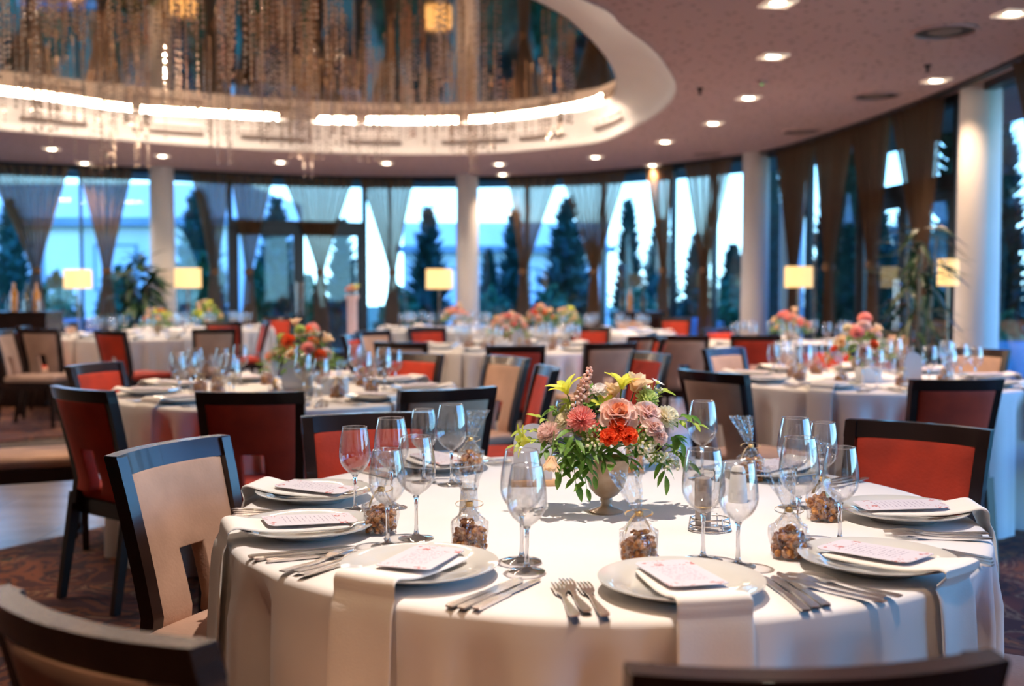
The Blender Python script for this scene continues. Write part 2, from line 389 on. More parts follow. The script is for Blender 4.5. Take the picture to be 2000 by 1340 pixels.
# ------------------------------------------------------------------ mesh helpers
class MB:
    def __init__(s):
        s.v = []; s.f = []; s.mi = []; s.cur = 0
    def add(s, verts, faces):
        b = len(s.v)
        s.v += [tuple(p) for p in verts]
        s.f += [tuple(i + b for i in f) for f in faces]
        s.mi += [s.cur] * len(faces)
        return s
    def box(s, x0, x1, y0, y1, z0, z1, M4=None):
        vs = [Vector(p) for p in [(x0, y0, z0), (x1, y0, z0), (x1, y1, z0), (x0, y1, z0), (x0, y0, z1), (x1, y0, z1), (x1, y1, z1), (x0, y1, z1)]]
        if M4: vs = [M4 @ v for v in vs]
        return s.add(vs, [(0, 3, 2, 1), (4, 5, 6, 7), (0, 1, 5, 4), (1, 2, 6, 5), (2, 3, 7, 6), (3, 0, 4, 7)])
    def bar(s, a, b, w0, w1, d0=None, d1=None):
        # square tapered bar from a to b; w along the sideways axis, d along the other
        a = Vector(a); b = Vector(b); d0 = d0 or w0; d1 = d1 or w1
        t = (b - a).normalized(); sx = Vector((0, 1, 0)) if abs(t.y) < 0.9 else Vector((1, 0, 0))
        u = (sx - t * sx.dot(t)).normalized(); w = t.cross(u)
        vs = []
        for p, ww, dd in ((a, w0, d0), (b, w1, d1)):
            for i, j in ((-1, -1), (1, -1), (1, 1), (-1, 1)):
                vs.append(p + u * (i * ww / 2) + w * (j * dd / 2))
        return s.add(vs, [(0, 3, 2, 1), (4, 5, 6, 7), (0, 1, 5, 4), (1, 2, 6, 5), (2, 3, 7, 6), (3, 0, 4, 7)])
    def lathe(s, prof, n=32, M4=None, cap=True):
        vs = []; fs = []
        for (r, z) in prof:
            for i in range(n):
                a = 2 * PI * i / n
                v = Vector((r * math.cos(a), r * math.sin(a), z))
                vs.append(M4 @ v if M4 else v)
        for k in range(len(prof) - 1):
            for i in range(n):
                j = (i + 1) % n
                fs.append((k * n + i, k * n + j, (k + 1) * n + j, (k + 1) * n + i))
        return s.add(vs, fs)
    def tube(s, pts, r, n=8, r1=None):
        pts = [Vector(p) for p in pts]; vs = []; fs = []
        L = len(pts)
        for k, p in enumerate(pts):
            t = (pts[min(k + 1, L - 1)] - pts[max(k - 1, 0)]).normalized()
            u = t.orthogonal().normalized()
            if k and u.dot(pu) < 0: u = -u
            if k:
                u = (pu - t * pu.dot(t)).normalized()
            pu = u; w = t.cross(u)
            rr = r if r1 is None else r + (r1 - r) * k / (L - 1)
            for i in range(n):
                a = 2 * PI * i / n
                vs.append(p + (u * math.cos(a) + w * math.sin(a)) * rr)
        for k in range(L - 1):
            for i in range(n):
                j = (i + 1) % n
                fs.append((k * n + i, k * n + j, (k + 1) * n + j, (k + 1) * n + i))
        fs.append(tuple(range(n))[::-1]); fs.append(tuple((L - 1) * n + i for i in range(n)))
        return s.add(vs, fs)
    def grid(s, fn, nu, nv, flip=False):
        vs = [fn(i / nu, j / nv) for j in range(nv + 1) for i in range(nu + 1)]
        fs = []
        for j in range(nv):
            for i in range(nu):
                a = j * (nu + 1) + i
                q = (a, a + 1, a + nu + 2, a + nu + 1)
                fs.append(q[::-1] if flip else q)
        return s.add(vs, fs)
    def blob(s, c, r, M4=None, squash=(1, 1, 1), n=8, m=5, jit=0.0, rg=rnd):
        vs = []; fs = []
        c = Vector(c)
        for k in range(m + 1):
            ph = PI * k / m
            for i in range(n):
                a = 2 * PI * i / n
                q = 1 + (rg.uniform(-jit, jit) if jit else 0)
                v = Vector((math.sin(ph) * math.cos(a) * squash[0], math.sin(ph) * math.sin(a) * squash[1], math.cos(ph) * squash[2])) * (r * q)
                if M4: v = M4 @ v
                vs.append(c + v)
        for k in range(m):
            for i in range(n):
                j = (i + 1) % n
                fs.append((k * n + i, (k + 1) * n + i, (k + 1) * n + j, k * n + j))
        return s.add(vs, fs)
    def mesh(s, name, mats, sharp=35):
        me = bpy.data.meshes.new(name)
        me.from_pydata(s.v, [], s.f)
        if not isinstance(mats, (list, tuple)): mats = [mats]
        for m in mats: me.materials.append(M[m] if isinstance(m, str) else m)
        if len(mats) > 1: me.polygons.foreach_set('material_index', s.mi)
        if sharp is not None:
            me.polygons.foreach_set('use_smooth', [True] * len(me.polygons))
            me.update()
            me.set_sharp_from_angle(angle=R(sharp))
        me.update()
        return me

def link(name, me, parent=None, loc=None, rz=0.0):
    o = bpy.data.objects.new(name, me)
    COL.objects.link(o)
    if parent: o.parent = parent
    if loc is not None: o.location = loc
    if rz: o.rotation_euler = (0, 0, rz)
    return o
def tag(o, label, cat=None, group=None, kind=None):
    if label: o['label'] = label
    if cat: o['category'] = cat
    if group: o['group'] = group
    if kind: o['kind'] = kind
    return o
def structure(name, me, loc=None):
    o = link(name, me, None, loc); o['kind'] = 'structure'
    return o
def baked(me, mods):
    """mesh with modifiers applied once"""
    o = bpy.data.objects.new('tmp', me); COL.objects.link(o)
    for kind, kw in mods:
        m = o.modifiers.new('m', kind)
        for k, v in kw.items(): setattr(m, k, v)
    dg = bpy.context.evaluated_depsgraph_get(); dg.update()
    r = bpy.data.meshes.new_from_object(o.evaluated_get(dg))
    bpy.data.objects.remove(o)
    r.polygons.foreach_set('use_smooth', [True] * len(r.polygons))
    r.update(); r.set_sharp_from_angle(angle=R(40))
    return r
def inst(proto, label, cat, loc, rz=0.0, group=None, scale=1.0, tilt=None):
    """proto = (name, [(part_name, mesh, part_label, [(sub_name, mesh, sub_label)...]), ...]) or (name, mesh)"""
    name, parts = proto
    if not isinstance(parts, list):
        o = link(name, parts)
    else:
        o = bpy.data.objects.new(name, None); COL.objects.link(o); o.empty_display_size = 0.1
        for pn, me, pl, subs in parts:
            p = link(pn, me, o)
            if pl: p['label'] = pl
            if pn in STUFF_PARTS: p['kind'] = 'stuff'
            for sn, sme, sl in subs:
                q = link(sn, sme, p)
                if sl: q['label'] = sl
    o.location = loc; o.rotation_euler = (tilt[0], tilt[1], rz) if tilt else (0, 0, rz)
    if scale != 1.0: o.scale = (scale,) * 3
    return tag(o, label, cat, group)
STUFF_PARTS = {'nuts'}

def catmull(pts, closed, per=12):
    out = []
    n = len(pts)
    rng = range(n if closed else n - 1)
    for i in rng:
        if closed:
            p0, p1, p2, p3 = pts[(i - 1) % n], pts[i], pts[(i + 1) % n], pts[(i + 2) % n]
        else:
            p0, p1, p2, p3 = pts[max(i - 1, 0)], pts[i], pts[i + 1], pts[min(i + 2, n - 1)]
        for k in range(per):
            t = k / per
            out.append(0.5 * ((2 * p1) + (p2 - p0) * t + (2 * p0 - 5 * p1 + 4 * p2 - p3) * t * t + (3 * p1 - p0 - 3 * p2 + p3) * t ** 3))
    if not closed: out.append(pts[-1].copy())
    return out

# ================================================================== THE ROOM SHELL
line_px = [(0, 318), (150, 325), (300, 331), (500, 341), (700, 347), (950, 347), (1100, 342), (1250, 330), (1440, 308), (1550, 290), (1700, 245), (1870, 185)]
fpts = [U(x, y, CEIL) for x, y in line_px]
fpts = [Vector((p.x, p.y, 0)) for p in fpts]
fpts = [Vector((-10.4, 12.2, 0)), Vector((-8.9, 13.9, 0))] + fpts + [Vector((4.02, 7.9, 0)), Vector((3.98, 5.5, 0)), Vector((3.9, 3.0, 0)), Vector((3.8, 0.5, 0)), Vector((3.7, -2.0, 0)), Vector((3.6, -4.0, 0))]
fac = catmull(fpts, False, 10)
def FP(px, z=1.5):
    """where the sight line through photo column px meets the glass front"""
    best = None
    for a, b in zip(fac, fac[1:]):
        xa = PX((a.x, a.y, z))[0] - px; xb = PX((b.x, b.y, z))[0] - px
        if a.y > 0.5 and b.y > 0.5 and xa <= 0 < xb:
            best = a.lerp(b, -xa / (xb - xa)); break
    return best
def fac_normal(p):
    i = min(range(1, len(fac) - 1), key=lambda k: (fac[k] - p).length)
    t = (fac[i + 1] - fac[i - 1]).normalized()
    return t, Vector((t.y, -t.x, 0))       # tangent, inward normal
# make sure the normal looks into the room
def inward(p):
    t, n = fac_normal(p)
    if n.dot(Vector((-1.5, 7, 0)) - p) < 0: n = -n
    return t, n

room = [p.copy() for p in fac] + [Vector((-10.4, -4.0, 0))]
def poly_fill(name, loops, z, m, thick=0.0):
    c = bpy.data.curves.new(name, 'CURVE'); c.dimensions = '2D'; c.fill_mode = 'BOTH'
    for lp in loops:
        s = c.splines.new('POLY'); s.points.add(len(lp) - 1); s.use_cyclic_u = True
        for k, p in enumerate(lp): s.points[k].co = (p.x, p.y, 0, 1)
    if thick: c.extrude = thick / 2
    o = bpy.data.objects.new(name, c); COL.objects.link(o)
    dg = bpy.context.evaluated_depsgraph_get(); dg.update()
    me = bpy.data.meshes.new_from_object(o.evaluated_get(dg))
    bpy.data.objects.remove(o)
    me.materials.clear(); me.materials.append(M[m])
    me.name = name
    return me

# oval recess outline (outer lip at ceiling height, inner lip at the mirror)
O_px = [(0, 252), (180, 268), (351, 281), (526, 292), (700, 299), (860, 300), (1001, 295), (1100, 285), (1176, 274), (1246, 242), (1296, 208), (1317, 168), (1281, 105), (1211, 49), (1141, 0)]
I_px = [(0, 178), (250, 212), (400, 222), (560, 231), (640, 236), (750, 237), (905, 236), (1000, 229), (1100, 215), (1180, 195), (1197, 160), (1180, 115), (1120, 50), (1045, 0)]
ZM = 3.315
O_w = [U(x, y, CEIL) for x, y in O_px]; I_w = [U(x, y, ZM) for x, y in I_px]
O_w = [Vector((p.x, p.y, 0)) for p in O_w] + [Vector(q) for q in [(-0.9, 4.9, 0), (-2.9, 4.0, 0), (-5.3, 4.2, 0), (-7.3, 5.8, 0), (-8.2, 8.2, 0), (-7.6, 10.4, 0)]]
I_w = [Vector((p.x, p.y, 0)) for p in I_w] + [Vector(q) for q in [(-1.0, 5.9, 0), (-2.9, 4.9, 0), (-5.1, 5.0, 0), (-6.8, 6.3, 0), (-7.7, 8.3, 0), (-7.2, 10.3, 0)]]
def resample(pts, n):
    L = [0.0]
    c = pts + [pts[0]]
    for a, b in zip(c, c[1:]): L.append(L[-1] + (b - a).length)
    out = []
    for k in range(n):
        s = L[-1] * k / n
        i = max(j for j in range(len(L) - 1) if L[j] <= s)
        out.append(c[i].lerp(c[i + 1], (s - L[i]) / max(1e-9, L[i + 1] - L[i])))
    return out
NO = 220
Oc = catmull(O_w, True, 14); Ic = catmull(I_w, True, 14)
# pair points by angle about the recess centre so that the flare does not twist
cen = Vector((-3.2, 8.6, 0))
def by_angle(curve, n):
    out = []
    m = len(curve)
    for k in range(n):
        a = 2 * PI * k / n
        d = Vector((math.cos(a), math.sin(a), 0)); best = None
        for i in range(m):
            p = curve[i] - cen; q = curve[(i + 1) % m] - cen
            den = d.x * (q.y - p.y) - d.y * (q.x - p.x)
            if abs(den) < 1e-9: continue
            u = (p.x * d.y - p.y * d.x) / den
            t = (p.x * (q.y - p.y) - p.y * (q.x - p.x)) / den
            if -1e-6 <= u <= 1 + 1e-6 and t > 0:
                if best is None or t > best: best = t
        out.append(cen + d * (best or 1.0))
    return out
Oa = by_angle(Oc, NO); Ia = by_angle(Ic, NO)

structure('floor', poly_fill('floor', [[p * 1.0 for p in room]], 0, 'floor'))
me = poly_fill('ceiling', [room, list(Oa)], 0, 'ceiling')
structure('ceiling', me, (0, 0, CEIL))
# flared cove of the recess
mb = MB()
prof = [(0.0, 0.0), (0.015, 0.035), (0.06, 0.08), (0.35, 0.22), (0.75, 0.275), (0.92, 0.285)]
rows = []
for u, dz in prof:
    rows.append([(Oa[k].lerp(Ia[k], u)).to_tuple()[:2] + (CEIL + dz,) for k in range(NO)])
rows.insert(0, [(p.x + (p.x - cen.x) * 0.004, p.y + (p.y - cen.y) * 0.004, CEIL - 0.012) for p in Oa])
vs = [v for r_ in rows for v in r_]
fs = []
for j in range(len(rows) - 1):
    for k in range(NO):
        q = (k + 1) % NO
        fs.append((j * NO + k, j * NO + q, (j + 1) * NO + q, (j + 1) * NO + k))
mb.add(vs, fs)
cove = structure('trim_1', mb.mesh('recess_cove', 'cove', 60))
# stretched mirror ceiling inside the recess
Iout = [cen + (p - cen) * 1.03 for p in Ia]
structure('trim_2', poly_fill('mirror_panel', [Iout], 0, 'mirror'), (0, 0, ZM))
# back of the recess (closes the gap between ledge and mirror)
mb = MB(); n = NO
vs = [(p.x, p.y, CEIL + 0.285) for p in [cen + (q - cen) * 1.012 for q in Ia]] + [(p.x, p.y, ZM) for p in [cen + (q - cen) * 1.012 for q in Ia]]
mb.add(vs, [(k, (k + 1) % n, n + (k + 1) % n, n + k) for k in range(n)])
structure('trim_3', mb.mesh('recess_upstand', 'cove', 60))

# LED strips lying on the ledge, each one a lamp of its own with gaps between
def strip(k0, k1):
    mb = MB()
    pts = [cen + (Ia[k % NO] - cen) * 0.984 for k in range(k0, k1 + 1)]
    mb.tube([(p.x, p.y, CEIL + 0.290) for p in pts], 0.012, 6)
    return mb.mesh('led_strip', 'led')
def kx(px):
    return min(range(NO), key=lambda k: abs(PX((Ia[k].x, Ia[k].y, ZM))[0] - px) + (0 if Ia[k].y > 10.5 else 1e4))
cuts = [(1187, 925), (905, 730), (698, 612), (558, 270), (250, -20), (-40, -330)]
stripnames = ['farthest right', 'second from the right', 'short middle', 'third from the left', 'second from the left', 'leftmost']
for (a, b), nm in zip(cuts, stripnames):
    ka, kb = sorted((kx(a), kx(b)))
    tag(link('led_strip', strip(ka, kb)), 'glowing warm light strip along the oval ceiling recess, %s piece' % nm, 'light strip', 'light strips around the oval recess')
# the strips carry on round the near side of the recess
ka = kx(-330)
for (a, b), nm in zip([(ka + 3, ka + 26), (ka + 29, ka + 55), (ka + 58, ka + 84), (ka + 87, ka + 112)], ('first', 'second', 'third', 'fourth')):
    tag(link('led_strip', strip(a, b)), 'warm light strip on the near side of the ceiling recess, %s from the left' % nm, 'light strip', 'light strips on the near side of the recess')
# slot air vents in the far face of the cove
def on_cove(k, u):
    for (u0, z0), (u1, z1) in zip(prof, prof[1:]):
        if u0 <= u <= u1:
            q = Oa[k % NO].lerp(Ia[k % NO], u); w = (u - u0) / (u1 - u0)
            return Vector((q.x, q.y, CEIL + z0 + (z1 - z0) * w))
def kO(px):
    return min(range(NO), key=lambda k: abs(PX((Oa[k].x, Oa[k].y, CEIL))[0] - px) + (0 if Oa[k].y > 11 else 1e4))
vents = [(30, 180), (258, 392), (470, 605), (673, 800), (878, 995), (1022, 1118), (1165, 1225)]
for i, (a, b) in enumerate(vents):
    ka, kb = sorted((kO(a), kO(b)))
    o = bpy.data.objects.new('air_vent', None); COL.objects.link(o)
    p0 = on_cove((ka + kb) // 2, 0.2); o.location = p0
    tag(o, 'long slot air vent in the lit cove, %s' % ['leftmost', 'second from the left', 'third from the left', 'fourth from the left', 'third from the right', 'second from the right', 'rightmost'][i], 'air vent', 'slot vents in the cove')
    for nm, u0, u1, mt, off in (('vent_frame', 0.10, 0.40, 'cove', 0.004), ('vent_slot', 0.13, 0.22, 'vent', 0.012), ('vent_blade', 0.28, 0.33, 'vent', 0.012)):
        mb = MB(); top = []; bot = []
        for k in range(ka, kb + 1):
            a_ = on_cove(k, u0); b_ = on_cove(k, u1)
            nn = (cen - Vector((a_.x, a_.y, 0))).normalized() * off * 0.6 + Vector((0, 0, -off))
            top.append(a_ + nn - p0); bot.append(b_ + nn - p0)
        n_ = len(top)
        mb.add(top + bot, [(k, k + 1, n_ + k + 1, n_ + k) for k in range(n_ - 1)])
        sh = [v + Vector((0, 0, 0.01)) for v in top + bot]
        mb.add(sh, [(k + 1, k, n_ + k, n_ + k + 1) for k in range(n_ - 1)])
        link(nm, mb.mesh(nm, mt), o)

# side and rear walls (outside the frame)
def wall(name, a, b, z0=0, z1=CEIL):
    mb = MB(); d = (b - a).normalized(); n_ = Vector((d.y, -d.x, 0)) * 0.1
    vs = [a, b, b + n_, a + n_]
    mb.add([(p.x, p.y, z0) for p in vs] + [(p.x, p.y, z1) for p in vs], [(0, 1, 2, 3), (4, 7, 6, 5), (0, 4, 5, 1), (1, 5, 6, 2), (2, 6, 7, 3), (3, 7, 4, 0)])
    return structure(name, mb.mesh(name, 'wall', None))
wall('wall_left', Vector((-10.4, -4, 0)), Vector((-10.4, 12.2, 0)))
wall('wall_back', Vector((3.6, -4, 0)), Vector((-10.4, -4, 0)))
# upper lid that keeps the sky off the ceiling void
mb = MB(); mb.box(-10.6, 4.0, -4.1, 13.6, 3.5, 3.6); mb.box(-8.0, 2.6, 13.6, 16.4, 3.5, 3.6)
structure('ceiling_slab', mb.mesh('ceiling_slab', 'wall', None))
mb = MB()
fo = [p - inward(p)[1] * 0.12 for p in fac]
mb.add([(p.x, p.y, 2.95) for p in fo] + [(p.x, p.y, 3.6) for p in fo], [(k, k + 1, len(fo) + k + 1, len(fo) + k) for k in range(len(fo) - 1)])
structure('wall_parapet', mb.mesh('wall_parapet', 'wall', None))

# glass front: windows and the two doors, bay by bay
bays_px = [-140, -50, 160, 318, 450, 712, 762, 915, 1030, 1178, 1315, 1395, 1475, 1580, 1682, 1870, 1912]
bp = [FP(x) for x in bays_px]
last = bp[-1]
idx = min(range(len(fac)), key=lambda k: (fac[k] - last).length)
extra = [p for p in fac[idx + 1:]]
acc = 0; prev = last; bnd = list(bp)
for p in extra:
    acc += (p - prev).length; prev = p
    if acc > 1.75: bnd.append(p); acc = 0
door_bays = {4: 0, 14: 1}
wn_ = 0; dn_ = 0
TR = 2.20
for i in range(len(bnd) - 1):
    a, b = bnd[i], bnd[i + 1]
    if b.y < -0.4:
        wall('wall_right', a, bnd[-1]); break
    d = (b - a); L = d.length; ang = math.atan2(d.y, d.x)
    Mx = Matrix.Translation(a) @ Matrix.Rotation(ang, 4, 'Z')
    is_door = i in door_bays
    w = 0.035 if not is_door else 0.075
    mb = MB()
    mb.box(-w / 2, w / 2, -0.05, 0.05, 0, CEIL)
    mb.box(L - w / 2, L + w / 2, -0.05, 0.05, 0, CEIL)
    mb.box(0, L, -0.05, 0.05, 2.93, CEIL); mb.box(0, L, -0.05, 0.05, 0, 0.06)
    if is_door:
        mb.box(0, L, -0.05, 0.05, TR - 0.03, TR + 0.10)
        dn_ += 1; nm = 'door_%d' % dn_
    else:
        wn_ += 1; nm = 'window_%d' % wn_
    o = bpy.data.objects.new(nm, None); COL.objects.link(o); o['kind'] = 'structure'
    o.matrix_world = Mx
    link('frame', mb.mesh('frame', 'frame', None), o)
    if is_door:
        mb = MB(); mb.box(w / 2, L - w / 2, -0.005, 0.005, TR + 0.10, 2.93); link('transom_pane', mb.mesh('pane', 'pane', None), o)
        for s0, s1 in ((w / 2, L / 2), (L / 2, L - w / 2)):
            mb = MB(); q = 0.085
            mb.box(s0, s0 + q, -0.03, 0.03, 0.06, TR - 0.03); mb.box(s1 - q, s1, -0.03, 0.03, 0.06, TR - 0.03)
            mb.box(s0 + q, s1 - q, -0.03, 0.03, 0.06, 0.26); mb.box(s0 + q, s1 - q, -0.03, 0.03, TR - 0.13, TR - 0.03)
            lf = link('door_leaf', mb.mesh('door_leaf', 'frame', None), o)
            mb = MB(); mb.box(s0 + q, s1 - q, -0.005, 0.005, 0.26, TR - 0.13); link('pane', mb.mesh('pane', 'pane', None), lf)
            hx = s1 - 0.04 if s0 < L / 3 else s0 + 0.04
            mb = MB(); mb.tube([(hx, -0.075, 0.85), (hx, -0.075, 1.35)], 0.014, 8); mb.tube([(hx, -0.075, 0.9), (hx, -0.02, 0.9)], 0.01, 6); mb.tube([(hx, -0.075, 1.3), (hx, -0.02, 1.3)], 0.01, 6)
            link('handle', mb.mesh('handle', 'steel'), lf)
    else:
        mb = MB(); mb.box(w / 2, L - w / 2, -0.005, 0.005, 0.06, 2.93); link('pane', mb.mesh('pane', 'pane', None), o)

# curtain track under the ceiling edge
mb = MB()
ins = [p + inward(p)[1] * 0.16 for p in fac]; ins2 = [p + inward(p)[1] * 0.24 for p in fac]
n_ = len(ins)
mb.add([(p.x, p.y, CEIL) for p in ins] + [(p.x, p.y, CEIL - 0.03) for p in ins] + [(p.x, p.y, CEIL - 0.03) for p in ins2] + [(p.x, p.y, CEIL) for p in ins2],
       [(j * n_ + k, j * n_ + k + 1, (j + 1) * n_ + k + 1, (j + 1) * n_ + k) for j in range(3) for k in range(n_ - 1)])
structure('trim_4', mb.mesh('curtain_track', 'track', None))
# outside eave
mb = MB(); outp = [p - inward(p)[1] * 1.15 for p in fac]
mb.add([(p.x, p.y, 3.02) for p in fo] + [(p.x, p.y, 2.94) for p in outp] + [(p.x, p.y, 3.4) for p in outp], [(j * n_ + k, j * n_ + k + 1, (j + 1) * n_ + k + 1, (j + 1) * n_ + k) for j in range(2) for k in range(n_ - 1)])
structure('roof_eave', mb.mesh('roof_eave', 'soffit', None))

# round columns just inside the glass
def column(px, rad, label, inset=0.42):
    p = FP(px); t, nn = inward(p); p = p + nn * inset
    # keep the sight line
    dd = ray(px, 560); s = p.y / dd.y; p = Vector((dd.x * s, p.y, 0))
    mb = MB(); mb.lathe([(rad * 1.12, 0), (rad * 1.12, 0.08), (rad * 1.04, 0.10), (rad * 1.04, 0.6), (rad * 0.97, CEIL)], 40)
    o = structure('column', mb.mesh('column', 'column', 50), p); o['label'] = label
    return p
column(319, 0.175, 'round white column left of the double door')
column(913, 0.175, 'round white column in the middle of the glass front')
column(1474, 0.175, 'round white column right of centre')
column(1908, 0.175, 'thick looking white column nearest on the right', 0.38)

# carpets
def slab(name, pts, z, m, label=None):
    mb = MB(); n_ = len(pts)
    mb.add([(x, y, 0.002) for x, y in pts] + [(x, y, z) for x, y in pts], [tuple(range(n_, 2 * n_))] + [(k, (k + 1) % n_, n_ + (k + 1) % n_, n_ + k) for k in range(n_)])
    o = link(name, mb.mesh(name, m, None)); return tag(o, label, 'carpet')
c1 = U(25, 1072, 0); c2 = U(205, 1032, 0)
dx = (c2 - c1).normalized()
e1 = c1 - dx * 5.5; e2 = c1 + dx * 3.0
slab('carpet', [(e1.x, e1.y), (e2.x, e2.y), (3.66, e2.y + 0.2), (3.4, -3.5), (-9, -3.5)], 0.012, 'carpet', 'dark red patterned carpet lying under the nearest table')
slab('carpet', [(-9.5, 9.6), (-4.2, 8.9), (-3.2, 9.6), (-4.0, 12.6), (-9.0, 12.2)], 0.012, 'carpet', 'brown patterned carpet strip at far left beyond the tiles')

# ------------------------------------------------------------------ ceiling fittings
dl_px = [(1520, 5), (1978, 25), (1510, 109), (1828, 156), (1462, 190), (1393, 240), (1299, 276), (1163, 306), (1275, 322), (975, 320), (982, 340), (755, 318), (548, 316), (317, 304), (165, 318), (101, 290)]
mb = MB(); s_ = 0.095; b_ = 0.022
mb.box(-s_, s_, -s_, -s_ + b_, -0.014, 0); mb.box(-s_, s_, s_ - b_, s_, -0.014, 0); mb.box(-s_, -s_ + b_, -s_ + b_, s_ - b_, -0.014, 0); mb.box(s_ - b_, s_, -s_ + b_, s_ - b_, -0.014, 0)
dl_trim = mb.mesh('trim_ring', 'trimw', None)
mb = MB(); mb.box(-s_ + b_, s_ - b_, -s_ + b_, s_ - b_, -0.004, 0.0); dl_plate = mb.mesh('reflector', 'trimw', None)
mb = MB(); mb.lathe([(0.048, -0.004), (0.046, -0.012), (0.0, -0.015)], 20); dl_lens = mb.mesh('lamp', 'lens')
ords = ['leftmost', 'second from the left', 'third from the left', 'fourth from the left', 'fifth from the left', 'sixth from the left', 'seventh from the left', 'eighth from the left',
        'eighth from the right', 'seventh from the right', 'sixth from the right', 'fifth from the right', 'fourth from the right', 'third from the right', 'second from the right', 'rightmost']
for i, (x, y) in enumerate(sorted(dl_px)):
    p = U(x, y, CEIL)
    inst(('ceiling_light', [('trim_ring', dl_trim, None, []), ('reflector', dl_plate, None, [('lamp', dl_lens, 'bright round lamp')])]),
         'square recessed ceiling spotlight, %s of those in view' % ords[i], 'ceiling light', p, 0.15, 'square recessed spotlights')
    spot(p.x, p.y, CEIL - 0.03, 80 if y < 300 else 70, 110, 0.8, 0.04, (1.0, 0.72, 0.48))
# round air diffusers
mb = MB(); mb.lathe([(0.215, 0), (0.212, -0.016), (0.196, -0.018), (0.194, 0.0)], 40); ringm = mb.mesh('rim', 'ceiling')
mb = MB(); mb.lathe([(0.11, -0.004), (0.105, -0.010), (0.0, -0.012)], 40); discm = mb.mesh('disc', 'vent')
mb = MB(); mb.lathe([(0.196, -0.002), (0.0, -0.0025)], 40); gapm = mb.mesh('slot', 'dark')
for (x, y, w, nm) in [(1845, 60, 1.0, 'nearest and largest looking'), (1712, 186, 1.0, 'behind the nearest one'), (1565, 256, 1.0, 'third away from the viewer'), (1380, 300, 1.0, 'farthest in view')]:
    inst(('ceiling_diffuser', [('rim', ringm, None, []), ('disc', discm, None, []), ('slot', gapm, 'dark gap', [])]), 'round air diffuser in the perforated ceiling, %s' % nm, 'air diffuser', U(x, y, CEIL), 0, 'round diffusers')
mb = MB(); mb.lathe([(0.0, 0), (0.03, 0), (0.03, -0.01), (0.012, -0.02), (0.012, -0.05), (0.025, -0.055), (0.0, -0.058)][1:], 12); spk = mb.mesh('sprinkler', 'dark')
for (x, y, nm) in [(1812, 127, 'beside the right-hand spotlight'), (1367, 172, 'between the spotlight row and the oval recess')]:
    inst(('sprinkler', spk), 'small dark ceiling sprinkler %s' % nm, 'sprinkler', U(x, y, CEIL), 0, 'sprinklers')
mb = MB(); mb.lathe([(0.05, 0), (0.045, -0.02), (0.01, -0.025)], 20); sm = mb.mesh('smoke_detector', 'ceiling')
mb = MB(); mb.blob((0, 0, -0.027), 0.012); gl_ = mb.mesh('indicator', 'green_led')
for (x, y, nm) in [(1488, 158, 'right of the oval recess'), (208, 298, 'at far left above the curtains')]:
    inst(('smoke_detector', [('housing', sm, None, []), ('indicator', gl_, 'green indicator', [])]), 'small detector with a green light %s' % nm, 'detector', U(x, y, CEIL), 0)

# ================================================================== BEAD CHANDELIER
def bead(mb, x, y, z, r):
    mb.add([(x + r, y, z), (x, y + r, z), (x - r, y, z), (x, y - r, z), (x, y, z + r * 1.1), (x, y, z - r * 1.1)],
           [(0, 1, 4), (1, 2, 4), (2, 3, 4), (3, 0, 4), (1, 0, 5), (2, 1, 5), (3, 2, 5), (0, 3, 5)])
def strand_mesh(L, seed):
    rg = random.Random(seed); mb = MB(); z = -0.01; prev = None
    while z > -L:
        r = rg.choice((0.009, 0.012, 0.0135)); bead(mb, 0, 0, z - r, r); b0 = len(mb.v) - 6
        if prev is not None: mb.v.append((0.0012, 0, z)); mb.f.append((prev + 5, b0 + 4, len(mb.v) - 1)); mb.mi.append(0)
        prev = b0; z -= r * 2 + rg.choice((0.006, 0.016, 0.03))
    bead(mb, 0, 0, z - 0.02, 0.016); b0 = len(mb.v) - 6; mb.v.append((0.0012, 0, z)); mb.f.append((prev + 5, b0 + 4, len(mb.v) - 1)); mb.mi.append(0)
    return mb.mesh('bead_strand', 'bead', None)
strands = [strand_mesh(L, i) for i, L in enumerate((0.22, 0.36, 0.50, 0.74))]
def inside(p, poly):
    c = False; n_ = len(poly); j = n_ - 1
    for i in range(n_):
        a, b = poly[i], poly[j]
        if (a.y > p.y) != (b.y > p.y) and p.x < (b.x - a.x) * (p.y - a.y) / (b.y - a.y) + a.x: c = not c
        j = i
    return c
shr = [cen + (p - cen) * 0.93 for p in Ia]
ch = bpy.data.objects.new('bead_chandelier', None); COL.objects.link(ch); ch.location = (cen.x, cen.y, ZM)
tag(ch, 'wide chandelier of hanging crystal bead strands filling the oval ceiling recess', 'chandelier')
rc = random.Random(21)
clusters = []
while len(clusters) < 190:
    p = Vector((rc.uniform(-7.8, 1.5), rc.uniform(5.6, 14), 0))
    if inside(p, shr): clusters.append(p)
cand = []
for c in clusters:
    L = rc.choice((0, 1, 1, 1, 2, 3))
    for k in range(rc.choice((2, 4, 6, 9))):
        q = c + Vector((rc.gauss(0, 0.10), rc.gauss(0, 0.10), 0))
        if inside(q, shr): cand.append((q, max(0, min(3, L + rc.choice((-1, 0, 0))))))
vis = [c for c in cand if -60 < PX((c[0].x, c[0].y, 3.0))[0] < 1230]
vis.sort(key=lambda c: c[0].y)
near, rest = vis[:290], vis[290:]
mb = MB(); big = strands
for q, L in near:
    link('bead_strand', strands[L], ch, (q.x - cen.x, q.y - cen.y, 0))
for q, L in rest:
    me = strands[L]
    b0 = len(mb.v)
    mb.v += [(v.co.x + q.x - cen.x, v.co.y + q.y - cen.y, v.co.z) for v in me.vertices]
    fl = [tuple(i + b0 for i in p.vertices) for p in me.polygons]
    mb.f += fl; mb.mi += [0] * len(fl)
o = link('bead_strands', mb.mesh('bead_strands', 'bead', None), ch); o['kind'] = 'stuff'; o['label'] = 'farther crystal bead strands'

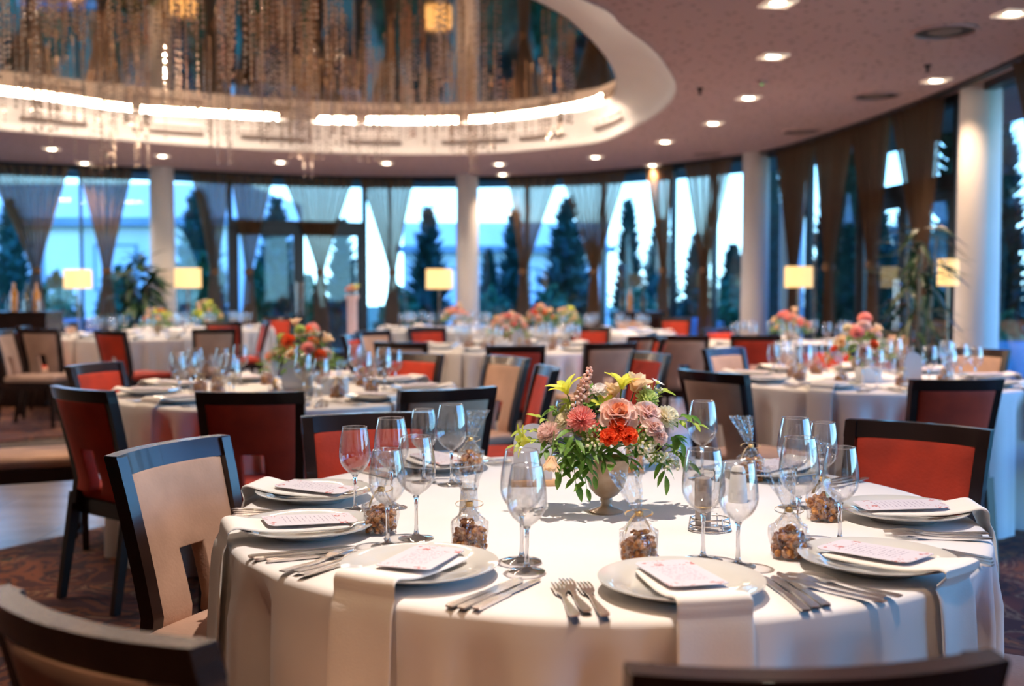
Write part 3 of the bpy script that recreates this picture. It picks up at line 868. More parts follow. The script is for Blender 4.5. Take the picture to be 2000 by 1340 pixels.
# ================================================================== CURTAINS
ZT = 1.50
def curtain(i, pxa, pxb, pxt, label, mt='curtain', zt=ZT, foot=0.30, A=None, B=None, T=None):
    a = A or FP(pxa); b = B or FP(pxb); t_ = T or FP(pxt)
    tn, nn = inward((a + b) / 2)
    a = a + inward(a)[1] * 0.20; b = b + inward(b)[1] * 0.20; t_ = t_ + inward(t_)[1] * 0.20
    u0 = (b - a); W = u0.length; u = u0.normalized(); nrm = Vector((u.y, -u.x, 0))
    tpos = (t_ - a).dot(u)
    rg = random.Random(i * 7 + 1)
    nf = max(5, int(W / 0.13)); ph = [rg.uniform(0, 6.28) for _ in range(4)]
    mb = MB(); NZ = 26; NU = nf * 8
    def fn(s, q):
        z = 2.96 + (0.03 - 2.96) * q
        if z > zt:
            k = (z - zt) / (2.96 - zt)
            k2 = k ** 1.12
            l = tpos - 0.055 + (0 - (tpos - 0.055)) * k2
            r = tpos + 0.055 + (W - (tpos + 0.055)) * k2
            am = 0.036 + 0.02 * k
        else:
            k = (zt - z) / zt
            hw = 0.055 + (foot / 2 - 0.055) * min(1, k * 1.3) ** 0.8
            l = tpos - hw; r = tpos + hw; am = 0.03
        ss = s + 0.012 * math.sin(9 * s + ph[0]) * (1 - abs(2 * s - 1))
        x = l + (r - l) * ss
        y = am * math.sin(2 * PI * nf * s + ph[1] + 0.8 * math.sin(5 * s + ph[2])) + 0.01 * math.sin(4 * q + ph[3] + 9 * s)
        return a + u * x + nrm * y + Vector((0, 0, z))
    mb.grid(fn, NU, NZ)
    o = bpy.data.objects.new('curtain', None); COL.objects.link(o)
    base = a + u * tpos; o.location = (base.x, base.y, 0)
    mb.v = [(x - base.x, y - base.y, z) for x, y, z in mb.v]
    link('drape', mb.mesh('drape', mt, None), o)
    mb = MB(); mb.lathe([(0.055, -0.045), (0.062, -0.02), (0.062, 0.02), (0.055, 0.045)], 16)
    mb.v = [(x * 1.15, y * 0.85, z + zt) for x, y, z in mb.v]
    link('tie_band', mb.mesh('tie_band', 'tie'), o)
    return tag(o, label, 'curtain', 'sheer curtains along the glass front')
cur = [(-30, 140, 68, 'wide sheer brown curtain at the far left edge'), (155, 262, 208, 'sheer brown curtain left of the left-hand column'),
       (370, 450, 412, 'narrow sheer curtain just right of the left-hand column'), (444, 532, 480, 'sheer curtain over the left jamb of the double door'),
       (548, 692, 622, 'wide sheer curtain in front of the double door'), (704, 812, 768, 'sheer curtain between the double door and the middle column'),
       (994, 1100, 1032, 'sheer curtain, first one right of the middle column'), (1112, 1244, 1178, 'wide sheer curtain, second one right of the middle column'),
       (1276, 1332, 1315, 'narrow sheer curtain, third one right of the middle column'), (1352, 1446, 1396, 'sheer curtain just left of the right of centre column')]
for i, (a, b, t, lb) in enumerate(cur): curtain(i, a, b, t, lb)
cur2 = [(1546, 1616, 1580, 'dense brown curtain lit by the floor lamp beside it'), (1622, 1700, 1652, 'dense brown curtain left of the right-hand door'),
        (1694, 1776, 1741, 'dense brown curtain over the right-hand door'), (1782, 1872, 1840, 'dense brown curtain just left of the nearest column')]
for i, (a, b, t, lb) in enumerate(cur2): curtain(20 + i, a, b, t, lb, 'curtain_dark')
q = FP(1912); k0 = min(range(len(fac)), key=lambda k: (fac[k] - q).length)
def walk(s):
    p = fac[k0]; k = k0
    while s > 0 and k < len(fac) - 1:
        d = (fac[k + 1] - fac[k]).length
        if d > s: return fac[k].lerp(fac[k + 1], s / d)
        s -= d; k += 1
    return fac[k]
curtain(31, 0, 0, 0, 'almost black brown curtain at the right edge of the view', 'curtain_dark', A=walk(1.0), B=walk(2.5), T=walk(1.65), foot=0.5)

# ================================================================== FLOOR LAMPS
def lamp(px, py, Y, w, h, label):
    p = PD(px, py, Y); zc = p.z
    o = bpy.data.objects.new('floor_lamp', None); COL.objects.link(o); o.location = (p.x, p.y, 0)
    mb = MB(); mb.lathe([(0.0, 0.0), (0.15, 0.0), (0.15, 0.02), (0.03, 0.035), (0.0, 0.036)], 28); link('base', mb.mesh('base', 'pole'), o)
    mb = MB(); mb.tube([(0, 0, 0.03), (0, 0, zc + h * 0.45)], 0.012, 10); link('pole', mb.mesh('pole', 'pole'), o)
    mb = MB(); mb.lathe([(w / 2, zc - h / 2), (w / 2 * 0.985, zc + h / 2), (w / 2 * 0.97, zc + h / 2), (w / 2 * 0.985, zc - h / 2)], 36)
    link('lamp_shade', mb.mesh('lamp_shade', 'shade'), o, None)
    mb = MB(); mb.lathe([(w / 2 * 0.98, zc + h / 2 - 0.01), (0.012, zc + h / 2 - 0.005)], 24); mb.lathe([(0.012, zc - h / 2 + 0.02), (w / 2 * 0.98, zc - h / 2 + 0.02)], 24)
    link('shade_diffuser', mb.mesh('diffuser', 'shade'), o)
    return tag(o, label, 'floor lamp', 'floor lamps along the windows')
lamp(152, 545, 14.6, 0.36, 0.255, 'lit floor lamp between the two left-hand curtains')
lamp(367, 543, 15.4, 0.37, 0.275, 'lit floor lamp just right of the left-hand column')
lamp(858, 545, 16.2, 0.40, 0.29, 'lit floor lamp just left of the middle column')
lamp(1560, 541, 12.2, 0.31, 0.235, 'lit floor lamp shining on the curtain beside it')
lamp(1852, 532, 9.0, 0.17, 0.225, 'small lit lamp half hidden behind the nearest column')

# ================================================================== OUTDOORS
mb = MB(); mb.box(-60, 60, -10, 80, -0.5, -0.12); structure('ground', mb.mesh('ground', 'grass', None))
def building(x0, x1, y, h, floors, label, roof=True):
    o = bpy.data.objects.new('building', None); COL.objects.link(o); o.location = (x0, y, 0)
    w = x1 - x0
    mb = MB(); mb.box(0, w, 0, 8, -0.2, h); link('wall', mb.mesh('wall', 'facade', None), o)
    for k in range(floors):
        z = (k + 1) * h / (floors + 0.3)
        mb = MB(); mb.box(-0.2, w + 0.2, -0.5, 0.0, z - 0.22, z); link('cornice', mb.mesh('cornice', 'facade2', None), o)
        for j in range(int(w / 2.6)):
            xw = 0.7 + j * 2.6
            mb = MB(); mb.box(xw, xw + 1.2, -0.05, 0.02, z - 2.0, z - 0.7); f = link('window', mb.mesh('window', 'facade2', None), o)
            mb = MB(); mb.box(xw + 0.08, xw + 1.12, -0.07, -0.05, z - 1.92, z - 0.78); link('pane', mb.mesh('pane', 'facade', None), f)
    return tag(o, label, 'building')
building(-20, -7.3, 30, 4.1, 1, 'long pale low building outside the left-hand windows')
building(-3.6, 3.2, 36, 3.4, 1, 'pale low building outside behind the middle column')
def conifer(px, Y, top_py, wpx, label, mt='conifer', seed=0):
    p = PD(px, top_py, Y); h = p.z + 0.12; w = wpx / FPX * Y
    rg = random.Random(seed + int(px))
    o = bpy.data.objects.new('conifer', None); COL.objects.link(o); o.location = (p.x, Y, -0.12)
    mb = MB()
    nl = 420
    for k in range(nl):
        t = rg.random() ** 0.8; z = h * (0.05 + 0.93 * t)
        rr = (w / 2) * (1 - t) ** 0.62 * rg.uniform(0.6, 1.05) if t > 0.12 else (w / 2) * rg.uniform(0.5, 0.92)
        a = rg.uniform(0, 2 * PI); s = 0.13 + 0.10 * w * (1 - t)
        c = Vector((rr * math.cos(a), rr * math.sin(a), z)); out = Vector((math.cos(a), math.sin(a), 0.9)).normalized()
        side = Vector((-math.sin(a), math.cos(a), 0)); up = side.cross(out)
        mb.add([c - side * s * 0.5, c + out * s * 1.3, c + side * s * 0.5, c - up * s * 0.5 - out * 0.1], [(0, 1, 2), (0, 3, 1), (1, 3, 2)])
    mb.lathe([(w * 0.33, 0.1), (w * 0.40, h * 0.15), (w * 0.30, h * 0.5), (w * 0.14, h * 0.8), (0.01, h * 0.97)], 9)
    link('foliage', mb.mesh('foliage', mt, None), o)
    mb = MB(); mb.tube([(0, 0, 0), (0, 0, h * 0.5)], 0.06, 6); link('trunk', mb.mesh('trunk', 'pole'), o)
    return tag(o, label, 'tree', 'conifers outside the glass front')
cons = [(20, 24, 400, 70, 'dark tree outside behind the far left curtain'), (385, 22, 380, 100, 'dark conifer outside right of the left-hand column'),
        (540, 22, 395, 80, 'conifer outside behind the left leaf of the double door'), (668, 23, 440, 60, 'conifer outside behind the right leaf of the double door'),
        (836, 21, 415, 72, 'conifer outside behind the lamp left of the middle column'), (955, 25, 500, 40, 'low conifer outside just right of the middle column'),
        (1003, 23, 420, 56, 'slim conifer outside left of the first middle curtain'), (1108, 21, 395, 96, 'broad conifer outside between the two middle curtains'),
        (1228, 22, 400, 48, 'slim conifer outside right of the wide middle curtain'), (1290, 23, 440, 70, 'conifer outside by the narrow curtain'),
        (1360, 24, 470, 50, 'conifer outside seen low between curtains'), (1432, 22, 490, 60, 'low conifer outside by the right of centre column'),
        (1510, 17, 330, 44, 'tall conifer outside just right of the right of centre column'), (1620, 17, 395, 80, 'dark conifer outside between the dense curtains'),
        (1715, 16, 400, 70, 'conifer outside behind the right-hand door'), (1800, 15, 440, 70, 'conifer outside behind the palm'),
        (1655, 14, 250, 70, 'tall dark conifer outside behind the dense curtains'), (1865, 12, 240, 90, 'tall dark conifer outside behind the nearest column'), (1770, 17, 420, 90, 'broad dark conifer outside by the palm'), (1962, 13, 250, 90, 'dark conifer outside right of the nearest column'), (2080, 12, 300, 120, 'large dark conifer outside at the right edge')]
for px, Y, ty, w, lb in cons: conifer(px, Y, ty - 12, w * 1.3, lb)
for k, (x, y, h, w) in enumerate([(9.5, 11, 4.2, 2.2)]):
    o = conifer(1000, 20, 500, w / 20 * FPX, 'tall conifer outside the side windows', seed=k * 13)
    o.location = (x, y, -0.12); o.scale = (1, 1, h / 2.0)
    o['label'] = 'conifer beyond the right side windows'; o['group'] = 'conifers beyond the side windows'
def shrub(px, Y, py, wpx, label, seed):
    p = PD(px, py, Y); rg = random.Random(seed); w = wpx / FPX * Y; h = p.z + 0.12
    mb = MB()
    for k in range(260):
        a = rg.uniform(0, 2 * PI); t = rg.random(); rr = w / 2 * math.sqrt(max(0, 1 - (t * 1.05) ** 2)) * rg.uniform(0.8, 1.05)
        c = Vector((rr * math.cos(a), rr * math.sin(a), h * t)); s = rg.uniform(0.08, 0.17)
        d1 = Vector((rg.gauss(0, 1), rg.gauss(0, 1), rg.gauss(0, 1))).normalized(); d2 = d1.orthogonal().normalized()
        mb.add([c - d1 * s, c + d2 * s * 0.5, c + d1 * s, c - d2 * s * 0.5], [(0, 1, 2, 3)])
    mb.blob((0, 0, 0), 1.0, Matrix.Diagonal((w * 0.42, w * 0.42, h * 0.85, 1)), n=10, m=6)
    return tag(link('shrub', mb.mesh('shrub', 'shrub', None), None, (p.x, Y, -0.12)), label, 'shrub', 'garden shrubs outside')
for k, (px, Y, py, w, nm) in enumerate([(110, 19, 560, 90, 'at far left by the blue cushion'), (230, 20, 545, 80, 'behind the tall indoor plant'), (300, 20, 575, 60, 'beside the left-hand column'), (398, 19, 520, 40, 'right of the second lamp'), (505, 19, 540, 50, 'left of the double door'), (600, 19, 560, 50, 'behind the middle of the double door'),
                                      (780, 20, 585, 90, 'right of the double door'), (960, 20, 590, 90, 'right of the middle column'), (1080, 20, 585, 90, 'below the broad conifer'), (1250, 20, 590, 90, 'behind the sideboard'), (1430, 19, 565, 70, 'left of the right of centre column'), (1625, 15, 560, 80, 'between the dense curtains'), (1770, 13, 520, 60, 'behind the palm'), (1960, 11, 640, 70, 'right of the nearest column')]):
    shrub(px, Y, py - 22, w * 1.25, 'green garden shrub outside %s' % nm, k)
# a round pillar of the terrace outside and garden seating
p = PD(1546, 560, 15.6)
mb = MB(); mb.lathe([(0.17, -0.12), (0.17, 3.02)], 24); o = structure('terrace_column', mb.mesh('terrace_column', 'facade', 50), (p.x, p.y, 0)); o['label'] = 'pale round terrace pillar outside the glass'
def garden_sofa(px, Y, label, w=1.3):
    p = PD(px, 600, Y); o = bpy.data.objects.new('garden_sofa', None); COL.objects.link(o); o.location = (p.x, Y, -0.12)
    mb = MB(); mb.box(-w / 2, w / 2, -0.35, 0.35, 0.08, 0.34); mb.box(-w / 2, w / 2, 0.25, 0.4, 0.3, 0.8); mb.box(-w / 2, -w / 2 + 0.12, -0.35, 0.3, 0.3, 0.6); mb.box(w / 2 - 0.12, w / 2, -0.35, 0.3, 0.3, 0.6); link('frame', mb.mesh('frame', 'facade', None), o)
    me = MB(); me.box(-w / 2 + 0.13, w / 2 - 0.13, -0.34, 0.24, 0.34, 0.48); me.box(-w / 2 + 0.13, w / 2 - 0.13, 0.12, 0.26, 0.48, 0.86)
    link('cushion', baked(me.mesh('cushion', 'bluecloth'), [('BEVEL', dict(width=0.03, segments=2))]), o)
    return tag(o, label, 'sofa')
garden_sofa(110, 18, 'blue cushioned garden sofa outside at far left')
garden_sofa(1345, 18.5, 'blue cushioned garden sofa outside right of centre')
garden_sofa(1985, 10.5, 'pale garden sofa outside right of the nearest column', 1.1)

# ================================================================== PLANTS AND SIDEBOARDS
def leaf_pts(L, w, bend):
    vs = []; fs = []
    n_ = 6
    for k in range(n_ + 1):
        t = k / n_; ww = w * math.sin(PI * min(1, t * 0.93 + 0.06)) ** 0.8 * 0.5; z = -bend * t * t * L
        vs += [(L * t, -ww, z + ww * 0.3), (L * t, 0, z), (L * t, ww, z + ww * 0.3)]
    for k in range(n_):
        a = 3 * k
        fs += [(a, a + 3, a + 4, a + 1), (a + 1, a + 4, a + 5, a + 2)]
    return vs, fs
def leaf_mesh(L, w, bend, mt):
    mb = MB(); mb.add(*leaf_pts(L, w, bend)); return mb.mesh('leaf', mt)
bigleaf = leaf_mesh(0.34, 0.085, 0.5, 'leaf_dark')
palmleaf = leaf_mesh(0.27, 0.04, 0.9, 'leaf_dark')
def pot(o, r=0.19, h=0.36):
    mb = MB(); mb.lathe([(0.0, 0.0), (r * 0.75, 0.0), (r, h), (r * 0.9, h), (r * 0.85, h - 0.04), (0, h - 0.05)], 28); link('pot', mb.mesh('pot', 'pot', 50), o)
def ficus(px, Y, h, w, label, seed, lf=bigleaf, nl=150):
    p = PD(px, 560, Y); rg = random.Random(seed)
    o = bpy.data.objects.new('potted_plant', None); COL.objects.link(o); o.location = (p.x, Y, 0); pot(o)
    mb = MB()
    for k in range(6):
        a = k * 1.05; mb.tube([(0, 0, 0.3), (0.25 * w * math.cos(a), 0.25 * w * math.sin(a), h * 0.55), (0.36 * w * math.cos(a + .3), 0.36 * w * math.sin(a + .3), h * (0.8 + 0.03 * k))], 0.014, 6, 0.006)
    link('stem', mb.mesh('stem', 'pole'), o)
    for k in range(nl):
        t = rg.random(); z = 0.45 + (h - 0.45) * t; prof_ = 0.5 + 0.5 * math.sin(PI * min(1, t * 0.9 + 0.12))
        a = rg.uniform(0, 2 * PI); rr = w * 0.36 * rg.random() * prof_
        q = link('leaf', lf, o, (rr * math.cos(a), rr * math.sin(a), z)); q.rotation_euler = (rg.uniform(-.4, .4), rg.uniform(-1.1, 0.5), a + rg.uniform(-.5, .5))
    return tag(o, label, 'plant')
ficus(276, 15.0, 1.66, 0.55, 'tall dark leafy potted plant beside the left-hand column', 3)
ficus(1797, 8.4, 1.75, 0.34, 'tall dark palm in a pot near the right-hand door', 5, palmleaf, 130)
def sideboard(px, Y, w, label, h=0.92):
    p = PD(px, 560, Y); o = bpy.data.objects.new('sideboard', None); COL.objects.link(o); o.location = (p.x, Y, 0)
    mb = MB(); mb.box(-w / 2, w / 2, -0.22, 0.22, 0.08, h - 0.03); mb.box(-w / 2 + .04, w / 2 - .04, -0.18, 0.18, 0, 0.08); link('body', mb.mesh('body', 'wood_dark', None), o)
    mb = MB(); mb.box(-w / 2 - 0.02, w / 2 + 0.02, -0.24, 0.24, h - 0.03, h); link('top', mb.mesh('top', 'wood_dark', None), o)
    for s in (0, 1):
        x0 = -w / 2 + 0.02 + s * (w / 2 - 0.01); mb = MB(); mb.box(x0, x0 + w / 2 - 0.03, -0.24, -0.22, 0.12, h - 0.06); d = link('door', mb.mesh('door', 'wood_dark', None), o)
        mb = MB(); mb.blob((x0 + (w / 2 - 0.07 if s == 0 else 0.04), -0.255, h * 0.6), 0.014); link('knob', mb.mesh('knob', 'steel'), d)
    tag(o, label, 'sideboard'); return Vector((p.x, Y, h))
s1 = sideboard(5, 11.6, 1.1, 'dark wooden sideboard with glassware at the far left edge', 1.02)
s2 = sideboard(1248, 14.6, 0.62, 'dark wooden sideboard with bottles in front of the centre windows', 0.95)
mb = MB(); mb.lathe([(0, 0), (0.038, 0), (0.038, 0.19), (0.013, 0.24), (0.013, 0.30), (0, 0.30)], 16); btl = mb.mesh('bottle', 'bottle')
mb = MB(); mb.lathe([(0, 0), (0.038, 0), (0.038, 0.19), (0.013, 0.24), (0.013, 0.30), (0, 0.30)], 16); btla = mb.mesh('bottle', 'amber')
mb = MB(); mb.lathe([(0, 0), (0.034, 0), (0.036, 0.12), (0.034, 0.12), (0.032, 0.006), (0, 0.006)], 16); tmb = mb.mesh('tumbler', 'bowl')
for k, (dx_, m_, nm) in enumerate([(-0.30, btl, 'leftmost'), (0.12, btla, 'second'), (0.26, btl, 'third'), (0.36, btla, 'rightmost')]):
    tag(link('bottle', m_, None, s1 + Vector((dx_, 0, 0))), 'bottle on the far left sideboard, %s of its bottles' % nm, 'bottle', 'bottles on the far left sideboard')
for k, (dx_, dy_, nm) in enumerate([(0.02, 0.1, 'leftmost'), (0.2, 0.1, 'second from the left'), (0.30, -0.14, 'second from the right'), (0.44, -0.1, 'rightmost')]):
    tag(link('tumbler', tmb, None, s1 + Vector((dx_, dy_, 0))), 'clear tumbler on the far left sideboard, %s of four' % nm, 'glass', 'tumblers on the far left sideboard')
for k, (dx_, m_, nm) in enumerate([(-0.12, btla, 'amber'), (-0.22, btl, 'dark'), (0.06, btl, 'short dark')]):
    tag(link('bottle', m_, None, s2 + Vector((dx_, 0, 0))), '%s bottle on the centre sideboard' % nm, 'bottle', 'bottles on the centre sideboard')

# ================================================================== TABLES
TZ = 0.75
RT = 0.86
def cloth_mesh(seed, n=300):
    rg = random.Random(seed); mb = MB()
    harm = [(k, rg.uniform(0, 6.28), rg.uniform(0.5, 1.0)) for k in (14, 19, 25, 31, 36)]
    rows = [(0.0005, TZ)] + [(r_, TZ) for r_ in (0.3, 0.6, 0.78, 0.835)] + [(0.850, TZ - 0.0015), (0.858, TZ - 0.006), (0.862, TZ - 0.014)]
    sk = 18
    vs = []
    for (r_, z) in rows:
        for i in range(n):
            a = 2 * PI * i / n; vs.append((r_ * math.cos(a), r_ * math.sin(a), z))
    for k in range(1, sk + 1):
        q = k / sk; z = TZ - 0.014 - (TZ - 0.022) * q
        for i in range(n):
            a = 2 * PI * i / n
            f = sum(w * math.sin(m_ * a + p) for m_, p, w in harm) / 1.4
            f = max(-1.0, 0.5 - abs(f) ** 0.75 * 1.1) if f < 0 else min(0.85, 0.5 + 0.25 * f)
            am = 0.070 * min(1.0, q * 6.0) ** 1.2 * (0.75 + 0.35 * q)
            r_ = 0.862 + 0.012 * q + am * (f * 0.75 - 0.30)
            vs.append((r_ * math.cos(a), r_ * math.sin(a), z))
    T = len(rows) + sk; fs = []
    for j in range(T - 1):
        for i in range(n):
            q = (i + 1) % n; fs.append((j * n + i, (j + 1) * n + i, (j + 1) * n + q, j * n + q))
    mb.add(vs, fs)
    return mb.mesh('tablecloth', 'cloth', 60)
cloths = [cloth_mesh(3), cloth_mesh(8, 200), cloth_mesh(15, 200)]
def TP(px, Y): return Vector((PD(px, 640, Y).x, Y, 0))
tables = {
    'near': (Vector((0.205, 2.56, 0)), 'the nearest table'),
    'midleft': (TP(562, 5.5), 'the middle left table'),
    'midright': (TP(1700, 6.2), 'the middle right table'),
    'farleft': (TP(280, 11.6), 'the far left table'),
    'fartherleft': (TP(398, 13.7), 'the farthest left table'),
    'centre': (TP(1008, 9.4), 'the centre table'),
    'backcentre': (TP(872, 13.6), 'the table by the middle column'),
    'backright': (TP(1172, 12.6), 'the back right table'),
    'farright': (TP(1552, 10.0), 'the far right table'),
}
clabel = {'near': 'cream cloth to the floor on the nearest round table', 'midleft': 'cream cloth on the round table at middle left', 'midright': 'cream cloth on the round table at middle right',
          'farleft': 'cream cloth on the far round table at left by the tall plant', 'fartherleft': 'cream cloth on the farthest left round table below the second floor lamp', 'centre': 'cream cloth on the centre table directly behind the near bouquet',
          'backcentre': 'cream cloth on the back round table just left of the middle column', 'backright': 'cream cloth on the back table in front of the centre sideboard', 'farright': 'cream cloth on the far round table behind the middle right table'}
for k, (key, (c, nm)) in enumerate(tables.items()):
    o = link('tablecloth', cloths[0] if key == 'near' else cloths[1 + k % 2], None, c, 0 if key == 'near' else k * 0.8)
    tag(o, clabel[key], 'tablecloth', 'round tables under cream cloths')

# ------------------------------------------------------------------ tableware prototypes
mb = MB(); mb.lathe([(0.001, 0.004), (0.075, 0.004), (0.082, 0.0), (0.088, 0.004), (0.11, 0.014), (0.150, 0.0225), (0.155, 0.0245), (0.156, 0.027), (0.150, 0.0265), (0.112, 0.0185), (0.100, 0.011), (0.001, 0.010)], 64)
plate_m = mb.mesh('plate', 'porcelain', 50)
mb = MB(); mb.lathe([(0.001, 0.002), (0.085, 0.0), (0.150, 0.0225), (0.156, 0.027), (0.112, 0.0185), (0.001, 0.010)], 28); plate_lo = mb.mesh('plate', 'porcelain', 50)
def wine(H, rb, rr, n):
    hs = H * 0.42
    ft = MB(); ft.lathe([(0.0005, 0.0), (rb * 0.90, 0.0), (rb * 0.91, 0.0012), (rb * 0.5, 0.0035), (0.010, 0.007), (0.0062, 0.0105), (0.0005, 0.011)], n)
    st = MB(); st.lathe([(0.0005, 0.0085), (0.0064, 0.0095), (0.0046, 0.016), (0.0036, 0.03), (0.0034, hs * 0.7), (0.0042, hs * 0.93), (0.007, hs), (0.0005, hs + 0.001)], n)
    bw = MB()
    out = []
    for k in range(13):
        t = k / 12
        z = hs + (H - hs) * t
        # egg shaped bowl
        if t < 0.42: r_ = rb * math.sin(PI / 2 * (t / 0.42) ** 0.72)
        else: r_ = rb + (rr - rb) * ((t - 0.42) / 0.58) ** 1.7
        out.append((max(r_, 0.004), z))
    inn = [(max(r_ - 0.0013, 0.001), z + (0.0016 if i < 4 else 0)) for i, (r_, z) in enumerate(out)]
    prof_ = out + [(rr - 0.0006, H + 0.0005)] + inn[::-1]
    bw.lathe(prof_, n)
    rim = MB(); rim.lathe([(rr, H - 0.0005), (rr + 0.0004, H + 0.0004), (rr - 0.0006, H + 0.0012), (rr - 0.0016, H + 0.0004), (rr - 0.0012, H - 0.0006)], n)
    return ('wine_glass', [('bowl', bw.mesh('bowl', 'bowl'), None, [('rim', rim.mesh('rim', 'rimglass'), None)]), ('stem', st.mesh('stem', 'stem', 50), None, []), ('foot', ft.mesh('foot', 'footglass', 50), None, [])])
wine_big = wine(0.216, 0.0420, 0.0315, 48); wine_small = wine(0.199, 0.0375, 0.0290, 48)
wine_big_lo = wine(0.216, 0.0420, 0.0315, 20); wine_small_lo = wine(0.199, 0.0375, 0.0290, 20)
def flat_glass(src):
    return src
# one mesh glass for far tables
def wine_one(src):
    mb = MB()
    for pn, me, pl, subs in src[1]:
        mb.cur = 0
        mb.add([v.co[:] for v in me.vertices], [tuple(p.vertices) for p in me.polygons])
    return ('wine_glass', mb.mesh('wine_glass', 'bowl'))
far_big = wine_one(wine(0.216, 0.0420, 0.0315, 16)); far_small = wine_one(wine(0.199, 0.0375, 0.0290, 16))

def menu_card():
    mb = MB(); L, W, c = 0.096, 0.052, 0.014; pts = []
    for sx, sy, a0 in ((1, -1, -90), (1, 1, 0), (-1, 1, 90), (-1, -1, 180)):
        for k in range(5):
            a = R(a0 + k * 22.5); pts.append((sx * (L - c) + c * math.cos(a), sy * (W - c) + c * math.sin(a)))
    n_ = len(pts)
    # slightly bowed card
    def zz(x): return 0.006 * (x / L) ** 2
    top = [(x, y, zz(x) + 0.0012) for x, y in pts]; bot = [(x, y, zz(x)) for x, y in pts]
    mb.add(top + bot, [tuple(range(n_)), tuple(range(2 * n_ - 1, n_ - 1, -1))] + [(k, n_ + k, n_ + (k + 1) % n_, (k + 1) % n_) for k in range(n_)])
    return mb.mesh('menu_card', 'menu', 20)
menu_m = menu_card()
def napkin_mesh(rp, hang, seed, W=0.062):
    """folded napkin: lies over the plate (plate centre at radius rp), runs outwards and hangs over the table edge. local x outwards from the table centre, origin at plate centre"""
    rg = random.Random(seed)
    e = RT + 0.006 - rp      # table edge in local x
    path = [(-0.085, 0.0175), (-0.03, 0.0165), (0.06, 0.018), (0.11, 0.024), (0.150, 0.0345), (0.162, 0.034), (0.175, 0.027)]
    if e > 0.2: path += [(0.185, 0.012), (e - 0.02, 0.006)]
    path += [(e + 0.001, 0.001), (e + 0.008, -0.008), (e + 0.011, -0.022), (e + 0.017, -hang * 0.5), (e + 0.026, -hang)]
    nu = 10; ph = rg.uniform(0, 6)
    def surf(off):
        vs = []
        for k, (x, z) in enumerate(path):
            q = k / (len(path) - 1)
            for i in range(nu + 1):
                s = i / nu * 2 - 1
                wv = 0.004 * math.sin(2.5 * s + ph) * (1 if x > e else 0.25)
                w = W * (1 + 0.05 * q)
                if z < -0.01: vs.append((x + off + wv, s * w, z))
                else: vs.append((x, s * w + 0.003 * math.sin(3 * q + ph), z + off + wv * 0.3))
        return vs
    A = surf(0.0); B = surf(0.007); n_ = nu + 1; m_ = len(path); N = n_ * m_
    mb = MB(); fs = []
    for j in range(m_ - 1):
        for i in range(nu):
            a = j * n_ + i
            fs.append((a, a + n_, a + n_ + 1, a + 1)); fs.append((N + a, N + a + 1, N + a + n_ + 1, N + a + n_))
    for j in range(m_ - 1):
        a = j * n_; fs.append((a, N + a, N + a + n_, a + n_)); a += nu; fs.append((a, a + n_, N + a + n_, N + a))
    for i in range(nu):
        fs.append((i, i + 1, N + i + 1, N + i)); a = (m_ - 1) * n_ + i; fs.append((a, N + a, N + a + 1, a + 1))
    mb.add(A + B, fs)
    return baked(mb.mesh('napkin', 'napkin'), [('SUBSURF', dict(levels=1, render_levels=1))])
def fork_mesh():
    mb = MB(); L = 0.195
    # handle + neck
    def zc(x): return 0.004 + 0.010 * max(0, (x - 0.10) / 0.095) ** 1.2 if x > 0.1 else 0.004 + 0.003 * (1 - x / 0.1)
    prof_ = [(0, 0.007), (0.01, 0.0095), (0.04, 0.0080), (0.09, 0.0040), (0.12, 0.0034), (0.130, 0.0060), (0.138, 0.0105), (0.150, 0.0120)]
    vs = []
    for x, w in prof_:
        z = zc(x); vs += [(x, -w, z), (x, w, z), (x, w, z + 0.0025), (x, -w, z + 0.0025)]
    fs = [(0, 3, 2, 1)]
    for k in range(len(prof_) - 1):
        a = 4 * k
        for i in range(4):
            j = (i + 1) % 4; fs.append((a + i, a + j, a + 4 + j, a + 4 + i))
    mb.add(vs, fs)
    for t in (-1.5, -0.5, 0.5, 1.5):
        y = t * 0.0066
        pts = [0.150, 0.165, 0.18, 0.197]; v2 = []
        for x in pts:
            w = 0.0020 if x < 0.19 else 0.0009; z = zc(min(x, 0.195)) - 0.006 * max(0, (x - 0.165) / 0.03); v2 += [(x, y - w, z), (x, y + w, z), (x, y + w, z + 0.002), (x, y - w, z + 0.002)]
        f2 = []
        for k in range(3):
            a = 4 * k
            for i in range(4):
                j = (i + 1) % 4; f2.append((a + i, a + j, a + 4 + j, a + 4 + i))
        f2.append((12, 13, 14, 15)); mb.add(v2, f2)
    return mb.mesh('fork', 'steel', 50)
def knife_mesh(L, bw):
    mb = MB()
    prof_ = [(0, 0.0070, 0.0035), (0.008, 0.0085, 0.0045), (0.05, 0.0075, 0.0045), (0.095, 0.0060, 0.0040), (0.10, 0.0075, 0.0030), (0.105, bw * 0.7, 0.0014), (0.15, bw, 0.0012), (L - 0.015, bw, 0.001), (L, bw * 0.25, 0.0008)]
    vs = []
    for x, w, h in prof_:
        lo = -w * 0.6 if x > 0.1 else -w
        vs += [(x, lo, 0.0035 - h / 2 + 0.001), (x, w, 0.0035 - h / 2 + 0.001), (x, w, 0.0035 + h / 2 + 0.001), (x, lo, 0.0035 + h / 2 + 0.001)]
    fs = [(0, 3, 2, 1)]
    for k in range(len(prof_) - 1):
        a = 4 * k
        for i in range(4):
            j = (i + 1) % 4; fs.append((a + i, a + j, a + 4 + j, a + 4 + i))
    a = 4 * (len(prof_) - 1); fs.append((a, a + 1, a + 2, a + 3)); mb.add(vs, fs)
    return mb.mesh('knife', 'steel', 50)
fork_m = fork_mesh(); knife_m = knife_mesh(0.215, 0.0095); knife2_m = knife_mesh(0.20, 0.0120)

